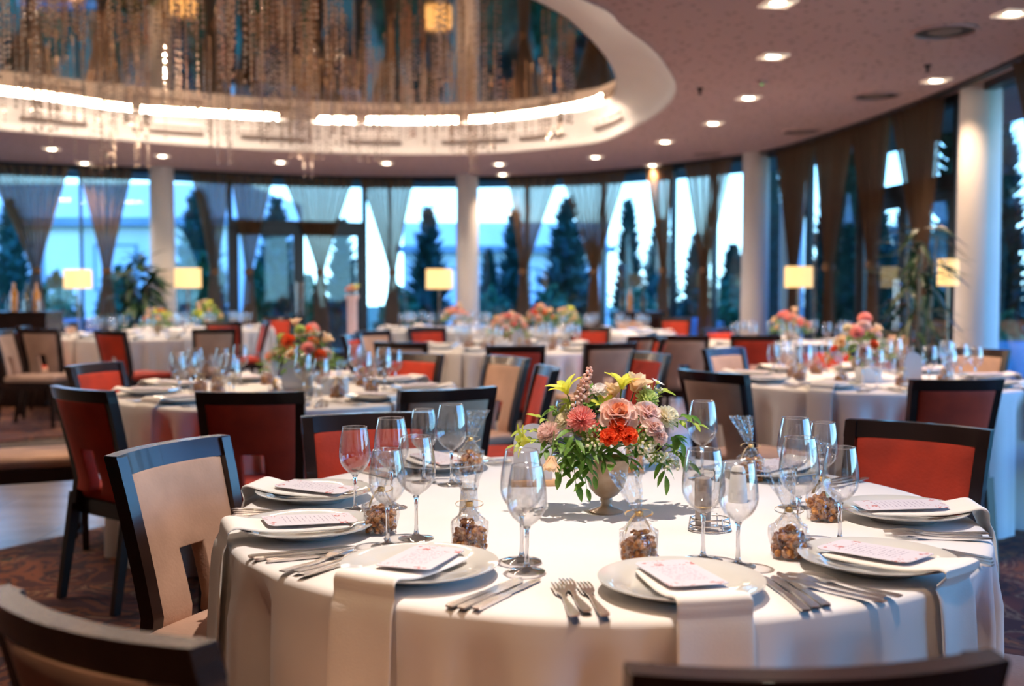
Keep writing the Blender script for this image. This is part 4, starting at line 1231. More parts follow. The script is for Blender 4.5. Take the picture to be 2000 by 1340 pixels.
def favor_bag(seed, lean=0.1):
    rg = random.Random(seed)
    nb = MB()
    for k in range(85):
        a = rg.uniform(0, 2 * PI); rr = 0.029 * math.sqrt(rg.random()); z = 0.007 + 0.050 * rg.random() * (1 - 0.30 * rr / 0.029)
        Mr = Matrix.Rotation(rg.uniform(0, 6), 4, Vector((rg.gauss(0, 1), rg.gauss(0, 1), rg.gauss(0, 1))).normalized())
        nb.blob((rr * math.cos(a), rr * math.sin(a), z), 0.0115, Mr, (1.0, 0.72, 0.6), 7, 4, 0.12, rg)
    for k in range(5):
        a = rg.uniform(0, 2 * PI); rr = 0.014 * math.sqrt(rg.random())
        nb.blob((rr * math.cos(a), rr * math.sin(a), 0.055 + 0.006 * rg.random()), 0.009, Matrix.Rotation(rg.uniform(0, 6), 4, 'X'), (1, 0.65, 0.5), 7, 4, 0.1, rg)
    cb = MB(); ph = rg.uniform(0, 6)
    def bagfn(u, v):
        a = 2 * PI * u
        z = v * 0.178
        if z < 0.062: r_ = 0.034 - 0.002 * math.cos(z * 60)
        elif z < 0.094: t = (z - 0.062) / 0.032; r_ = 0.033 + (0.0055 - 0.033) * t ** 0.8
        else: t = (z - 0.094) / 0.084; r_ = 0.0055 + 0.024 * t ** 0.9
        cr = 0.16 if z < 0.07 else 0.34
        r_ *= 1 + cr * math.sin(7 * a + ph + 12 * v) * 0.6 + 0.3 * cr * math.sin(13 * a)
        sq = 1.0 if z < 0.08 else (0.45 + 0.1 * math.sin(9 * v))
        return Vector((r_ * math.cos(a) + lean * max(0, z - 0.09), r_ * math.sin(a) * sq, max(z, 0.001)))
    cb.grid(bagfn, 42, 26)
    rb = MB(); rb.lathe([(0.006, 0.090), (0.0078, 0.092), (0.0078, 0.098), (0.006, 0.100)], 12)
    for s in (-1, 1):
        def loop(u, v, s=s):
            t = u * PI; return Vector((s * (0.004 + 0.024 * math.sin(t)), 0.003 + (v - 0.5) * 0.009, 0.095 + 0.008 * math.cos(t) * (1 if v < 2 else 1)))
        rb.grid(loop, 10, 1)
        def tail(u, v, s=s):
            return Vector((s * (0.004 + 0.022 * u), 0.006 + (v - 0.5) * 0.010, 0.093 - 0.03 * u * u - 0.006 * u))
        rb.grid(tail, 8, 1)
    return ('favour_bag', [('nuts', nb.mesh('nuts', 'nut', 30), 'brown roasted nuts', []), ('cellophane', cb.mesh('cellophane', 'cello', None), 'clear crinkled cellophane', []), ('ribbon', rb.mesh('ribbon', 'gold', None), 'gold ribbon bow', [])])
bags = [favor_bag(s, l) for s, l in ((1, 0.12), (2, -0.35), (3, 0.25), (4, -0.05))]

# ------------------------------------------------------------------ place settings
spec = {}
def polar(T, a, r_):
    c = tables[T][0]; return Vector((c.x + r_ * math.cos(R(a)), c.y + r_ * math.sin(R(a)), TZ))
nap = [napkin_mesh(0.665, 0.27, s) for s in (1, 2, 3)]
sname = {163: 'left back', 196: 'left', 236: 'front left', 278: 'front', 318: 'front right', 0: 'right', 42: 'back right', 80: 'back', 121: 'back left'}
def setting(T, a, rp=0.665, full=True, glasses=True, rot=0.0, bag=True, pos=None):
    c, tn = tables[T]; nm = sname[a]; near_ = T == 'near'
    P = polar(T, a, rp); rz = R(a)
    if pos:
        P = U(pos[0], pos[1], TZ + 0.015); P.z = TZ; rp = math.hypot(P.x - c.x, P.y - c.y); rz = math.atan2(P.y - c.y, P.x - c.x)
    X = Vector((math.cos(rz), math.sin(rz), 0)); Y = Vector((-math.sin(rz), math.cos(rz), 0))
    at = '%s setting of %s' % (nm, tn)
    pl = link('charger_plate', plate_m if near_ else plate_lo, None, P); tag(pl, 'round white charger plate, ' + at, 'plate', 'plates on ' + tn); pl.scale = (0.93, 0.93, 1)
    e = a % 3
    no = link('napkin', napkin_mesh(rp, 0.27, a) if near_ else nap[(a * 7) % 3], None, P, rz + rot * 0.3); tag(no, 'cream folded napkin over the edge, ' + at, 'napkin', 'napkins on ' + tn)
    if full:
        mc = link('menu_card', menu_m, None, P + Vector((0, 0, 0.027)) - X * 0.005, rz + rot)
        mc.rotation_euler = (0, -0.035, rz + rot)
        tag(mc, 'printed menu card on its napkin, ' + at, 'menu card', 'menus on ' + tn)
        rg = random.Random(a)
        for k, (dy, nn) in enumerate([(-0.164, 'inner'), (-0.188, 'middle'), (-0.212, 'outer')]):
            off = 0.135 - 0.012 * (k == 1) + rg.uniform(-0.008, 0.008)
            f = link('fork', fork_m, None, P + Y * dy + X * off, rz + PI + rg.uniform(-0.06, 0.06))
            tag(f, 'steel %s fork left of the plate, %s' % (nn, at), 'fork', 'forks on ' + tn)
        for k, (dy, nn, km) in enumerate([(0.168, 'inner', knife_m), (0.190, 'middle', knife2_m), (0.212, 'outer', knife_m)]):
            off = 0.145 - 0.01 * k + rg.uniform(-0.008, 0.008)
            f = link('knife', km, None, P + Y * dy + X * off, rz + PI + rg.uniform(-0.05, 0.05))
            tag(f, 'steel %s knife right of the plate, %s' % (nn, at), 'knife', 'knives on ' + tn)
    if glasses:
        for k, (dx_, dy_, pr, nn) in enumerate([(-0.19, 0.10, wine_big_lo if full else far_big, 'larger'), (-0.14, 0.185, wine_small_lo if full else far_small, 'smaller')]):
            inst(pr, '%s wine glass, %s' % (nn, at), 'wine glass', P + X * dx_ + Y * dy_, 0, 'glasses on ' + tn)
    if bag:
        inst(bags[(a // 7) % 4], 'bag of nuts with ribbon, ' + at, 'favour bag', P - X * 0.235 - Y * 0.03, R(a * 3), 'favour bags on ' + tn)
for a, ps in ((163, (615, 964)), (196, (600, 1030)), (236, (820, 1108)), (278, (1330, 1140)), (318, (1712, 1095)), (0, (1762, 1000)), (42, (1508, 920)), (80, None), (121, (858, 906))):
    setting('near', a, 0.665, True, False, {236: 0.25, 278: 0.1, 0: 0.12, 163: -0.2}.get(a, 0.0), False, ps)
# glasses and bags of the nearest table stand where the photo shows them
ng = [(694, 997, 0, 'small wine glass standing alone at the left, left back setting'), (765, 992, 1, 'large wine glass behind the front left pair'), (757, 1067, 0, 'small wine glass in front of the nut bag, left setting'),
      (813, 1052, 1, 'large wine glass right of the left nut bag'), (828, 942, 0, 'smaller glass of the back left pair of the nearest table'), (882, 947, 1, 'larger glass of the back left pair of the nearest table'),
      (1019, 1096, 1, 'large wine glass nearest the viewer, left of the bouquet foot'), (1029, 1116, 0, 'small wine glass lined up in front of the nearest large one'), (1373, 1094, 1, 'large wine glass in front of the cruet stand'),
      (1441, 1106, 0, 'small wine glass in front of the right white shaker'), (1559, 1055, 1, 'large wine glass behind the right-hand front nut bag'), (1640, 1060, 0, 'small wine glass beside the rightmost nut bag'),
      (1551, 991, 1, 'large wine glass at the back of the right-hand cluster'), (1605, 983, 0, 'small wine glass at the back of the right-hand cluster'), (1371, 936, 1, 'large wine glass just right of the bouquet'),
      (1106, 915, 0, 'small wine glass half hidden behind the left of the bouquet')]
for x, y, b, lb in ng:
    inst(wine_big if b else wine_small, lb, 'wine glass', U(x, y, TZ), 0, 'wine glasses on the nearest table')
nb_ = [(745, 1041, 0, 0.5, 'nut bag between the two left wine glasses'), (917, 1076, 3, 0.1, 'nut bag in front of the left white shaker'), (1248, 1099, 1, 0.2, 'nut bag with gold bow in front of the flower urn'),
       (1540, 1089, 2, 2.9, 'nut bag by the front right plate'), (1606, 1016, 0, 2.0, 'nut bag among the right-hand wine glasses'), (920, 922, 2, 0.2, 'nut bag with upright fan top behind the left white shaker'),
       (1466, 938, 1, 0.1, 'nut bag with upright fan top right of the cruet stand'), (1236, 925, 3, 1.0, 'nut bag peeping out right of the flower urn')]
for x, y, b, rz, lb in nb_:
    inst(bags[b], lb, 'favour bag', U(x, y, TZ), rz, 'favour bags on the nearest table')

for T in ('midleft', 'midright'):
    for a in (163, 196, 236, 278, 318, 0, 42, 80, 121): setting(T, a)
for T in ('farleft', 'fartherleft', 'centre', 'backcentre', 'backright', 'farright'):
    for a in (163, 196, 236, 278, 318, 0, 42, 80, 121): setting(T, a, full=False, bag=(T == 'centre'))

# ------------------------------------------------------------------ items in the middle of the tables
def arch_sign(loc, rz, label, mark=True):
    o = bpy.data.objects.new('table_sign', None); COL.objects.link(o); o.location = loc; o.rotation_euler = (0, 0, rz)
    mb = MB(); pts = [(-0.052, 0.012), (0.052, 0.012)]
    for k in range(17):
        a = PI * k / 16; pts.append((0.052 * math.cos(a), 0.115 + 0.052 * math.sin(a)))
    n_ = len(pts)
    mb.add([(x, -0.0015, z) for x, z in pts] + [(x, 0.0015, z) for x, z in pts], [tuple(range(n_)), tuple(range(2 * n_ - 1, n_ - 1, -1))] + [(k, n_ + k, n_ + (k + 1) % n_, (k + 1) % n_) for k in range(n_)])
    link('panel', mb.mesh('panel', 'acrylic', 30), o)
    mb = MB(); mb.box(-0.062, 0.062, -0.018, 0.018, 0, 0.016); link('wooden_base', baked(mb.mesh('base', 'oak', None), [('BEVEL', dict(width=0.003, segments=2))]), o)
    return tag(o, label, 'table sign')
arch_sign(U(1041, 949, TZ), 0.12, 'arched frosted sign on a wooden base left of the flower urn')
arch_sign(polar('midleft', 290, 0.12) + Vector((0.0, 0, 0)), 0.05, 'arched white sign on a wooden base on the middle left table')
arch_sign(polar('midright', 318, 0.25), 0.1, 'arched white sign on a wooden base on the middle right table')
arch_sign(polar('centre', 275, 0.2), 0.0, 'arched white sign on the centre table behind the bouquet')
# white shakers
mb = MB(); mb.lathe([(0.0005, 0), (0.021, 0), (0.0215, 0.004), (0.0185, 0.045), (0.0165, 0.070), (0.012, 0.080), (0.0005, 0.083)], 28); shk = mb.mesh('shaker', 'wax')
mb = MB(); mb.lathe([(0.0165, 0.062), (0.0172, 0.064), (0.0172, 0.068), (0.0165, 0.070)], 24); shb = mb.mesh('band', 'silver')
for x, y, lb in ((916, 1016, 'white ceramic shaker behind the left front nut bag'), (1441, 980, 'white ceramic shaker right of the cruet stand')):
    inst(('shaker', [('body', shk, None, []), ('band', shb, None, [])]), lb, 'shaker', U(x, y, TZ), 0, 'white shakers', 1.1)
# cruet stand: wire tray, taupe canister, glass cruet with stopper
def cruet(loc, label, sc=1.0):
    o = bpy.data.objects.new('cruet_stand', None); COL.objects.link(o); o.location = loc; o.scale = (sc,) * 3
    mb = MB()
    for z, r_ in ((0.004, 0.044), (0.014, 0.042), (0.026, 0.038)):
        mb.tube([(r_ * math.cos(t * PI / 12) , r_ * 0.8 * math.sin(t * PI / 12), z) for t in range(25)], 0.0016, 6)
    for t in range(6):
        a = t * PI / 3; mb.tube([(0.044 * math.cos(a), 0.035 * math.sin(a), 0.0), (0.040 * math.cos(a), 0.032 * math.sin(a), 0.030)], 0.0014, 5)
    mb.tube([(0, 0, 0.0), (0.0, 0.0, 0.11)], 0.002, 6)
    link('wire_tray', mb.mesh('wire_tray', 'steel'), o)
    mb = MB(); mb.lathe([(0.0005, 0.006), (0.0155, 0.006), (0.0165, 0.05), (0.0175, 0.052), (0.0175, 0.106), (0.015, 0.111), (0.0005, 0.112)], 28)
    mb.v = [(x - 0.016, y - 0.01, z) for x, y, z in mb.v]; c_ = link('canister', mb.mesh('canister', 'canister'), o)
    mb = MB(); mb.lathe([(0.0172, 0.050), (0.0182, 0.051), (0.0182, 0.054), (0.0172, 0.055)], 28); mb.v = [(x - 0.016, y - 0.01, z) for x, y, z in mb.v]; link('band', mb.mesh('band', 'gold'), c_)
    mb = MB(); mb.lathe([(0.0005, 0.006), (0.016, 0.006), (0.018, 0.04), (0.012, 0.075), (0.0065, 0.085), (0.0065, 0.10)], 20); mb.v = [(x + 0.017, y + 0.012, z) for x, y, z in mb.v]; g_ = link('cruet', mb.mesh('cruet', 'bowl'), o)
    mb = MB(); mb.lathe([(0.0005, 0.10), (0.005, 0.10), (0.009, 0.108), (0.006, 0.116), (0.0095, 0.124), (0.0005, 0.134)], 16); mb.v = [(x + 0.017, y + 0.012, z) for x, y, z in mb.v]; link('stopper', mb.mesh('stopper', 'stem'), g_)
    return tag(o, label, 'cruet stand')
cruet(U(1386, 1036, TZ), 'chrome wire cruet stand with a taupe canister right of the bouquet', 1.05)
cruet(polar('midleft', 300, 0.36), 'cruet stand on the middle left table')
cruet(polar('midright', 330, 0.42), 'cruet stand on the middle right table')
mb = MB(); mb.box(-0.06, 0.06, -0.045, 0.045, 0, 0.085); bxm = baked(mb.mesh('tissue_box', 'wax', None), [('BEVEL', dict(width=0.006, segments=3))])
tag(link('tissue_box', bxm, None, polar('midright', 250, 0.22), 0.1), 'cream box left of the urn on the middle right table', 'box')
tag(link('tissue_box', bxm, None, polar('midleft', 330, 0.30), -0.1), 'cream box right of the flowers on the middle left table', 'box')
tag(link('tissue_box', bxm, None, polar('centre', 240, 0.25), 0.0), 'cream box on the centre table', 'box')

# ================================================================== FLOWERS
def petal(mb, L, W, az, tilt, cup=0.3, curl=0.3, r0=0.0, z0=0.0, nu=4, nv=4, tip=0.7):
    """petal growing from (r0,z0); tilt 0 = upright, 90 = flat"""
    ca, sa = math.cos(az), math.sin(az)
    def fn(u, v):
        s = u * 2 - 1
        w = W * 0.5 * (math.sin(PI * (0.12 + 0.80 * v)) ** tip)
        th = R(tilt) + curl * v * v
        # along the petal
        rr = r0 + L * v * math.sin(R(tilt) + curl * v * 0.6); zz = z0 + L * v * math.cos(R(tilt) + curl * v * 0.6)
        cz = cup * w * s * s
        x = rr - cz * math.cos(th); y = s * w; z = zz + cz * math.sin(th)
        return Vector((x * ca - y * sa, x * sa + y * ca, z))
    mb.grid(fn, nu, nv)
def rose(r_, seed, tight=1.0, rings=((3, 12, .55), (4, 22, .66), (5, 38, .8), (6, 55, .92), (7, 70, 1.0)), inner=2):
    rg = random.Random(seed); A = MB(); B = MB()
    for k, (n_, tilt, s) in enumerate(rings):
        t = A if k < inner else B
        for i in range(n_):
            petal(t, r_ * 1.05 * s, r_ * 1.25 * s, 2 * PI * (i + 0.5 * (k % 2)) / n_ + rg.uniform(-.12, .12), tilt * tight + rg.uniform(-5, 5), 0.75, 0.55 if k > 1 else -0.3, 0.002, -0.1 * r_ * k)
    return A, B
def ballflower(r_, n_, W, seed, L=0.5):
    rg = random.Random(seed); mb = MB()
    for i in range(n_):
        t = (i + 0.5) / n_; ph = math.acos(1 - 1.55 * t); az = i * 2.399963
        petal(mb, r_ * (L + 0.5 * 1), r_ * W, az + rg.uniform(-.1, .1), math.degrees(ph) * 0.93, 0.6, -0.45, 0.0, 0.0, 2, 3, 0.6)
    return mb
def stem_m(L=0.07):
    mb = MB(); mb.tube([(0, 0, 0.002), (0.002, 0, -L * 0.5), (0, 0.001, -L)], 0.0018, 6); return mb.mesh('stem', 'stemgreen')
STEM = stem_m(); STEML = stem_m(0.13)
flower_cache = {}
def flower_mesh(kind):
    if kind in flower_cache: return flower_cache[kind]
    if kind == 'garden_rose':
        A, B = rose(0.046, 1); v = [('outer_petals', B.mesh('p', 'peach'), None), ('inner_petals', A.mesh('p', 'peach_in'), 'apricot heart')]
    elif kind == 'blush_rose':
        A, B = rose(0.036, 2); v = [('outer_petals', B.mesh('p', 'blush'), None), ('inner_petals', A.mesh('p', 'peach'), 'pinker heart')]
    elif kind == 'orange_rose':
        A, B = rose(0.032, 3, 0.85); v = [('outer_petals', B.mesh('p', 'orange'), None), ('inner_petals', A.mesh('p', 'orange'), None)]
    elif kind == 'chrysanthemum': v = [('petals', ballflower(0.040, 120, 0.20, 4).mesh('p', 'pink'), None)]
    elif kind == 'dahlia': v = [('petals', ballflower(0.034, 90, 0.42, 5).mesh('p', 'blush'), None)]
    elif kind == 'carnation': v = [('petals', ballflower(0.032, 60, 0.55, 6).mesh('p', 'cream'), None)]
    elif kind == 'ranunculus': v = [('petals', ballflower(0.026, 40, 0.75, 7).mesh('p', 'white'), None)]
    elif kind == 'lime_hydrangea': v = [('petals', ballflower(0.034, 80, 0.38, 8).mesh('p', 'limehyd'), None)]
    elif kind == 'lily':
        mb = MB()
        for i in range(6): petal(mb, 0.055, 0.020, i * PI / 3, 22 + 6 * (i % 2), 0.5, 0.9, 0.002, 0.0, 3, 5, 0.9)
        v = [('petals', mb.mesh('p', 'yellow'), None)]
    elif kind == 'tulip':
        mb = MB()
        for i in range(6): petal(mb, 0.050, 0.036, i * PI / 3 + 0.2, 14 + 14 * (i % 2), 0.7, 0.5, 0.003, 0.0, 4, 4, 0.7)
        v = [('petals', mb.mesh('p', 'apricot'), None)]
    elif kind == 'spike':
        mb = MB(); rg = random.Random(9)
        for k in range(26):
            t = k / 26; a = k * 2.4; rr = 0.013 * (1 - t * 0.7)
            mb.blob((rr * math.cos(a), rr * math.sin(a), -0.03 + 0.075 * t), 0.0075 * (1 - 0.5 * t), None, (1, 1, 0.8), 6, 4, 0.2, rg)
        v = [('petals', mb.mesh('p', 'peach'), None)]
    elif kind == 'white_spray':
        mb = MB(); st = MB(); rg = random.Random(10)
        for k in range(34):
            d = Vector((rg.gauss(0, 1), rg.gauss(0, 1), rg.gauss(0.4, 0.8))).normalized() * rg.uniform(0.016, 0.036)
            mb.blob(d, rg.uniform(0.0028, 0.0048), None, (1, 1, 1), 6, 4)
            st.tube([(0, 0, -0.01), d * 0.6, d], 0.0006, 3)
        v = [('petals', mb.mesh('p', 'cream'), None), ('twigs', st.mesh('t', 'leaf2'), None)]
    elif kind == 'daisy':
        mb = MB()
        for i in range(12): petal(mb, 0.018, 0.008, i * PI / 6, 70, 0.1, 0.2, 0.002, 0, 2, 2)
        c = MB(); c.blob((0, 0, 0.001), 0.006, None, (1, 1, .6)); v = [('petals', mb.mesh('p', 'white'), None), ('centre', c.mesh('c', 'yellow'), 'yellow centre')]
    flower_cache[kind] = v; return v
leafA = leaf_mesh(0.040, 0.017, 0.35, 'leaf'); leafB = leaf_mesh(0.032, 0.012, 0.3, 'leaf2'); leafC = leaf_mesh(0.045, 0.014, 0.5, 'leaf')
def put_flower(root, origin, kind, pos, direction, label, sc=1.0):
    v = flower_mesh(kind); d = Vector(direction).normalized()
    q = d.to_track_quat('Z', 'Y')
    nm = {'garden_rose': 'rose', 'blush_rose': 'rose', 'orange_rose': 'rose', 'spike': 'stock_flower', 'white_spray': 'blossom_spray', 'lime_hydrangea': 'hydrangea'}.get(kind, kind)
    o = link(nm, v[0][1], root, pos - origin); o.rotation_mode = 'QUATERNION'; o.rotation_quaternion = q; o.scale = (sc,) * 3
    if label: o['label'] = label
    for sn, me, sl in v[1:]:
        s_ = link(sn, me, o)
        if sl: s_['label'] = sl
    link('stem', STEM if kind != 'lily' else STEML, o)
def sprig(root, origin, a, b, n_, lf, seed, sc=1.0):
    rg = random.Random(seed); a = Vector(a); b = Vector(b); mid = a.lerp(b, 0.5) + Vector((0, 0, 0.02))
    pts = [((1 - t) ** 2) * a + 2 * t * (1 - t) * mid + t * t * b for t in [k / 8 for k in range(9)]]
    mb = MB(); mb.tube([p - origin for p in pts], 0.0015, 5, 0.0007); o = link('leaf_sprig', mb.mesh('twig', 'stemgreen'), root)
    for k in range(n_):
        t = 0.25 + 0.75 * k / max(1, n_ - 1); i = min(7, int(t * 8)); f = t * 8 - i
        p = pts[i].lerp(pts[i + 1], min(1, f)); d = (pts[i + 1] - pts[i]).normalized()
        side = d.cross(Vector((0, 0, 1))).normalized() * (1 if k % 2 else -1)
        dr = (d * 0.55 + side * (0.9 if k < n_ - 1 else 0.05) + Vector((0, 0, rg.uniform(-.35, .35)))).normalized()
        q = link('leaf', lf, o, p - origin); s_ = 0.78 * sc * rg.uniform(0.8, 1.15)
        x = dr; zz = (Vector((0, -0.45, 0.9)) - x * Vector((0, -0.45, 0.9)).dot(x)).normalized(); y = zz.cross(x)
        q.rotation_euler = Matrix((x, y, zz)).transposed().to_euler(); q.scale = (s_,) * 3

def urn(loc, label, sc=1.0, n=48):
    mb = MB(); mb.lathe([(0.0005, 0.0), (0.040, 0.0), (0.041, 0.004), (0.030, 0.008), (0.014, 0.014), (0.011, 0.022), (0.015, 0.030), (0.013, 0.034), (0.026, 0.042), (0.040, 0.058), (0.049, 0.085), (0.0525, 0.112), (0.056, 0.118), (0.057, 0.128), (0.054, 0.130), (0.050, 0.126), (0.047, 0.112), (0.04, 0.07), (0.0005, 0.05)], n)
    o = link('urn_vase', mb.mesh('urn_vase', 'vase', 55), None, loc); o.scale = (sc,) * 3
    return tag(o, label, 'vase')
V0 = U(1184, 1000, TZ)
urn(V0, 'aged cream footed urn holding the large bouquet on the nearest table')
bq = bpy.data.objects.new('bouquet', None); COL.objects.link(bq); og = V0 + Vector((0, 0, 0.12)); bq.location = og
tag(bq, 'large bouquet of roses and mixed flowers in the urn on the nearest table', 'bouquet')
Yb = V0.y
fl = [('garden_rose', 1209, 806, -0.07, 0.95, 'big peach rose with apricot heart'), ('blush_rose', 1268, 806, -0.05, 0.95, 'pale pink rose right of the big one'), ('carnation', 1300, 818, -0.03, 1.0, 'cream carnation at the right'),
      ('blush_rose', 1279, 834, -0.085, 0.7, 'pale pink spray rose low on the right'), ('blush_rose', 1292, 852, -0.09, 0.5, 'small pink rosebud'), ('orange_rose', 1208, 832, -0.095, 0.66, 'orange rose, upper of three'),
      ('orange_rose', 1190, 853, -0.11, 0.68, 'orange rose, lower left of three'), ('orange_rose', 1226, 850, -0.105, 0.72, 'orange rose, lower right of three'), ('chrysanthemum', 1136, 821, -0.07, 0.88, 'coral pink spiky chrysanthemum'),
      ('dahlia', 1074, 848, -0.03, 0.92, 'pale blush ball flower at the left'), ('carnation', 1104, 825, -0.01, 0.8, 'cream flower behind the chrysanthemum'), ('ranunculus', 1171, 768, 0.02, 0.95, 'white round flower at the top'),
      ('spike', 1142, 757, 0.0, 1.15, 'upright pale pink spike'), ('spike', 1130, 772, -0.01, 0.9, 'smaller pale pink spike'), ('lily', 1108, 770, 0.0, 1.0, 'yellow green flower at top left'), ('lily', 1214, 760, 0.0, 1.0, 'yellow green flower at top centre'),
      ('tulip', 1196, 778, 0.03, 0.8, 'soft apricot petals behind the big rose'), ('tulip', 1238, 765, 0.01, 0.95, 'pale apricot flower at the top right'), ('lime_hydrangea', 1262, 784, 0.0, 0.9, 'lime green flower head'),
      ('daisy', 1257, 756, 0.02, 1.1, 'small white daisy like flower'), ('daisy', 1284, 748, 0.02, 0.9, 'tiny white flower at the upper right'), ('lily', 1180, 800, 0.0, 0.8, 'yellow flower deep between the roses'),
      ('white_spray', 1160, 858, -0.085, 0.95, 'spray of tiny cream blossoms, left'), ('white_spray', 1256, 862, -0.085, 1.0, 'spray of tiny cream blossoms, right'), ('white_spray', 1283, 884, -0.07, 0.9, 'hanging spray of tiny cream blossoms'), ('white_spray', 1310, 900, -0.03, 0.8, None),
      ('white_spray', 1275, 765, 0.02, 0.7, None), ('lily', 1035, 862, -0.02, 0.9, 'yellow green flower at the far left'), ('tulip', 1078, 890, -0.09, 0.8, 'drooping apricot petal at lower left'), ('white_spray', 1108, 800, 0.02, 0.8, None)]
for kind, x, y, dY, sc, lb in fl:
    p = PD(x, y, Yb + dY)
    d = (p - og); d = Vector((d.x * 1.0, d.y * 1.2 - 0.06, max(0.02, d.z) * 1.3))
    if kind == 'garden_rose': d = Vector((0.1, -0.8, 0.95))
    if kind == 'orange_rose': d = Vector((d.x * 2, -1, 0.75))
    if kind == 'lily' and y < 780: d = Vector((d.x, d.y * 0.3, 0.25))
    if kind == 'spike': d = Vector((0.25, 0, 1))
    if x == 1078: d = Vector((-0.1, -0.2, -1))
    if x == 1035: d = Vector((-1, -0.2, 0.15))
    put_flower(bq, og, kind, p, d, lb, sc)
sp_ = [((1110, 862), (1125, 945), -.08, 9, leafA), ((1130, 880), (1146, 955), -.1, 7, leafA), ((1150, 870), (1098, 905), -.09, 7, leafA), ((1100, 850), (1050, 815), -.0, 7, leafB), ((1095, 870), (1020, 840), 0.0, 8, leafB),
       ((1110, 840), (1125, 860), -.1, 5, leafC), ((1120, 850), (1095, 925), -.07, 8, leafA), ((1170, 880), (1140, 900), -.1, 6, leafC), 
       ((1290, 840), (1350, 812), -.02, 8, leafA), ((1300, 830), (1365, 830), .02, 7, leafB), ((1295, 870), (1345, 905), -.02, 8, leafA), ((1280, 880), (1300, 930), -.06, 7, leafC), ((1310, 860), (1330, 865), -.03, 7, leafA),
       ((1150, 830), (1152, 775), .03, 8, leafA), ((1165, 820), (1160, 790), 0.0, 6, leafA), ((1270, 800), (1300, 765), .03, 6, leafB), ((1130, 880), (1160, 930), -.09, 6, leafA),
       ((1060, 862), (1005, 870), -.01, 6, leafB), ((1090, 880), (1070, 860), -.04, 5, leafA), ((1180, 870), (1120, 870), -.1, 6, leafA), ((1120, 800), (1105, 790), .0, 5, leafB), ((1100, 835), (1080, 800), .02, 6, leafA),
       ((1180, 830), (1172, 790), .02, 5, leafA), ((1180, 885), (1180, 900), -.07, 4, leafA), ((1150, 860), (1140, 880), -.08, 5, leafA), ((1110, 870), (1060, 885), -.05, 6, leafA)]
for k, (a, b, dY, n_, lf) in enumerate(sp_):
    sprig(bq, og, PD(a[0], a[1], Yb + dY * 0.6 + 0.01), PD(b[0], b[1], Yb + dY), n_, lf, k, 1.15)
# leafy heart of the bouquet
rg = random.Random(77)
core = MB()
for k in range(150):
    d = Vector((rg.gauss(0, 0.055), rg.gauss(0, 0.04), rg.uniform(-0.005, 0.10))); z_ = d.z
    if d.y < -0.02 and z_ > 0.015: continue
    dr = Vector((d.x * 8 + rg.gauss(0, .4), d.y * 8 + rg.gauss(0, .4), rg.uniform(-.2, .8))).normalized(); q = dr.to_track_quat('X', 'Z').to_matrix().to_4x4()
    vs, fs = leaf_pts(0.045, 0.018, 0.4); core.add([(Matrix.Translation(d) @ q) @ Vector(v) for v in vs], fs)
o = link('foliage', core.mesh('foliage', 'leaf'), bq); o['kind'] = 'stuff'; o['label'] = 'dense green leaves inside the bouquet'

# smaller bouquets of the farther tables
def small_bouquet(loc, label, vlabel, seed, kinds, n_=16, spread=0.15, hgt=0.14, sc=1.0):
    rg = random.Random(seed); urn(loc, vlabel, sc, 24)
    o = bpy.data.objects.new('bouquet', None); COL.objects.link(o); og_ = loc + Vector((0, 0, 0.12 * sc)); o.location = og_
    for i in range(n_):
        a = i * 2.4; rr = spread * math.sqrt((i + 0.5) / n_); z = 0.03 + hgt * (1 - (rr / spread) ** 2) + rg.uniform(-.015, .03)
        p = og_ + Vector((rr * math.cos(a), rr * math.sin(a), z)); d = p - og_ + Vector((0, -0.05, 0.0))
        put_flower(o, og_, kinds[i % len(kinds)], p, d, None, rg.uniform(0.85, 1.15) * sc)
    mb = MB()
    for k in range(170):
        a = rg.uniform(0, 6.28); rr = spread * 1.15 * math.sqrt(rg.random()); z = 0.02 + hgt * 0.95 * (1 - (rr / spread / 1.15) ** 2) * rg.uniform(0.3, 1.0) - (0.05 * rg.random() if rr > spread * .8 else 0)
        dr = Vector((math.cos(a), math.sin(a), rg.uniform(-.3, .9))).normalized(); q = dr.to_track_quat('X', 'Z').to_matrix().to_4x4()
        vs, fs = leaf_pts(0.05, 0.02, 0.4); mb.add([(Matrix.Translation((rr * math.cos(a), rr * math.sin(a), z)) @ q) @ Vector(v) for v in vs], fs)
    f = link('foliage', mb.mesh('foliage', 'leaf'), o); f['kind'] = 'stuff'
    return tag(o, label, 'bouquet', 'bouquets on the farther tables')
warm = ['orange_rose', 'garden_rose', 'chrysanthemum', 'tulip', 'white_spray', 'lime_hydrangea']
small_bouquet(polar('midleft', 60, 0.06) + Vector((0.03, 0, 0)), 'orange and red bouquet on the middle left table', 'footed urn under the bouquet on the middle left table', 1, ['orange_rose', 'tulip', 'lime_hydrangea', 'chrysanthemum', 'orange_rose', 'white_spray', 'blush_rose'], 20, 0.17, 0.17)
small_bouquet(polar('midright', 200, 0.07), 'pink and orange bouquet in an urn on the middle right table', 'brown urn under the bouquet on the middle right table', 2, ['chrysanthemum', 'garden_rose', 'blush_rose', 'orange_rose', 'carnation', 'tulip', 'white_spray'], 18, 0.15, 0.17)
small_bouquet(polar('centre', 30, 0.1) + Vector((-0.16, 0, 0)), 'left peach bouquet on the centre table', 'urn under the left bouquet of the centre table', 3, ['tulip', 'garden_rose', 'chrysanthemum', 'blush_rose'], 16, 0.16, 0.13)
small_bouquet(tables['farleft'][0] + Vector((0.15, 0, TZ)), 'orange bouquet on the far left table', 'urn under the bouquet of the far left table', 4, ['orange_rose', 'tulip', 'lily'], 14, 0.14, 0.13)
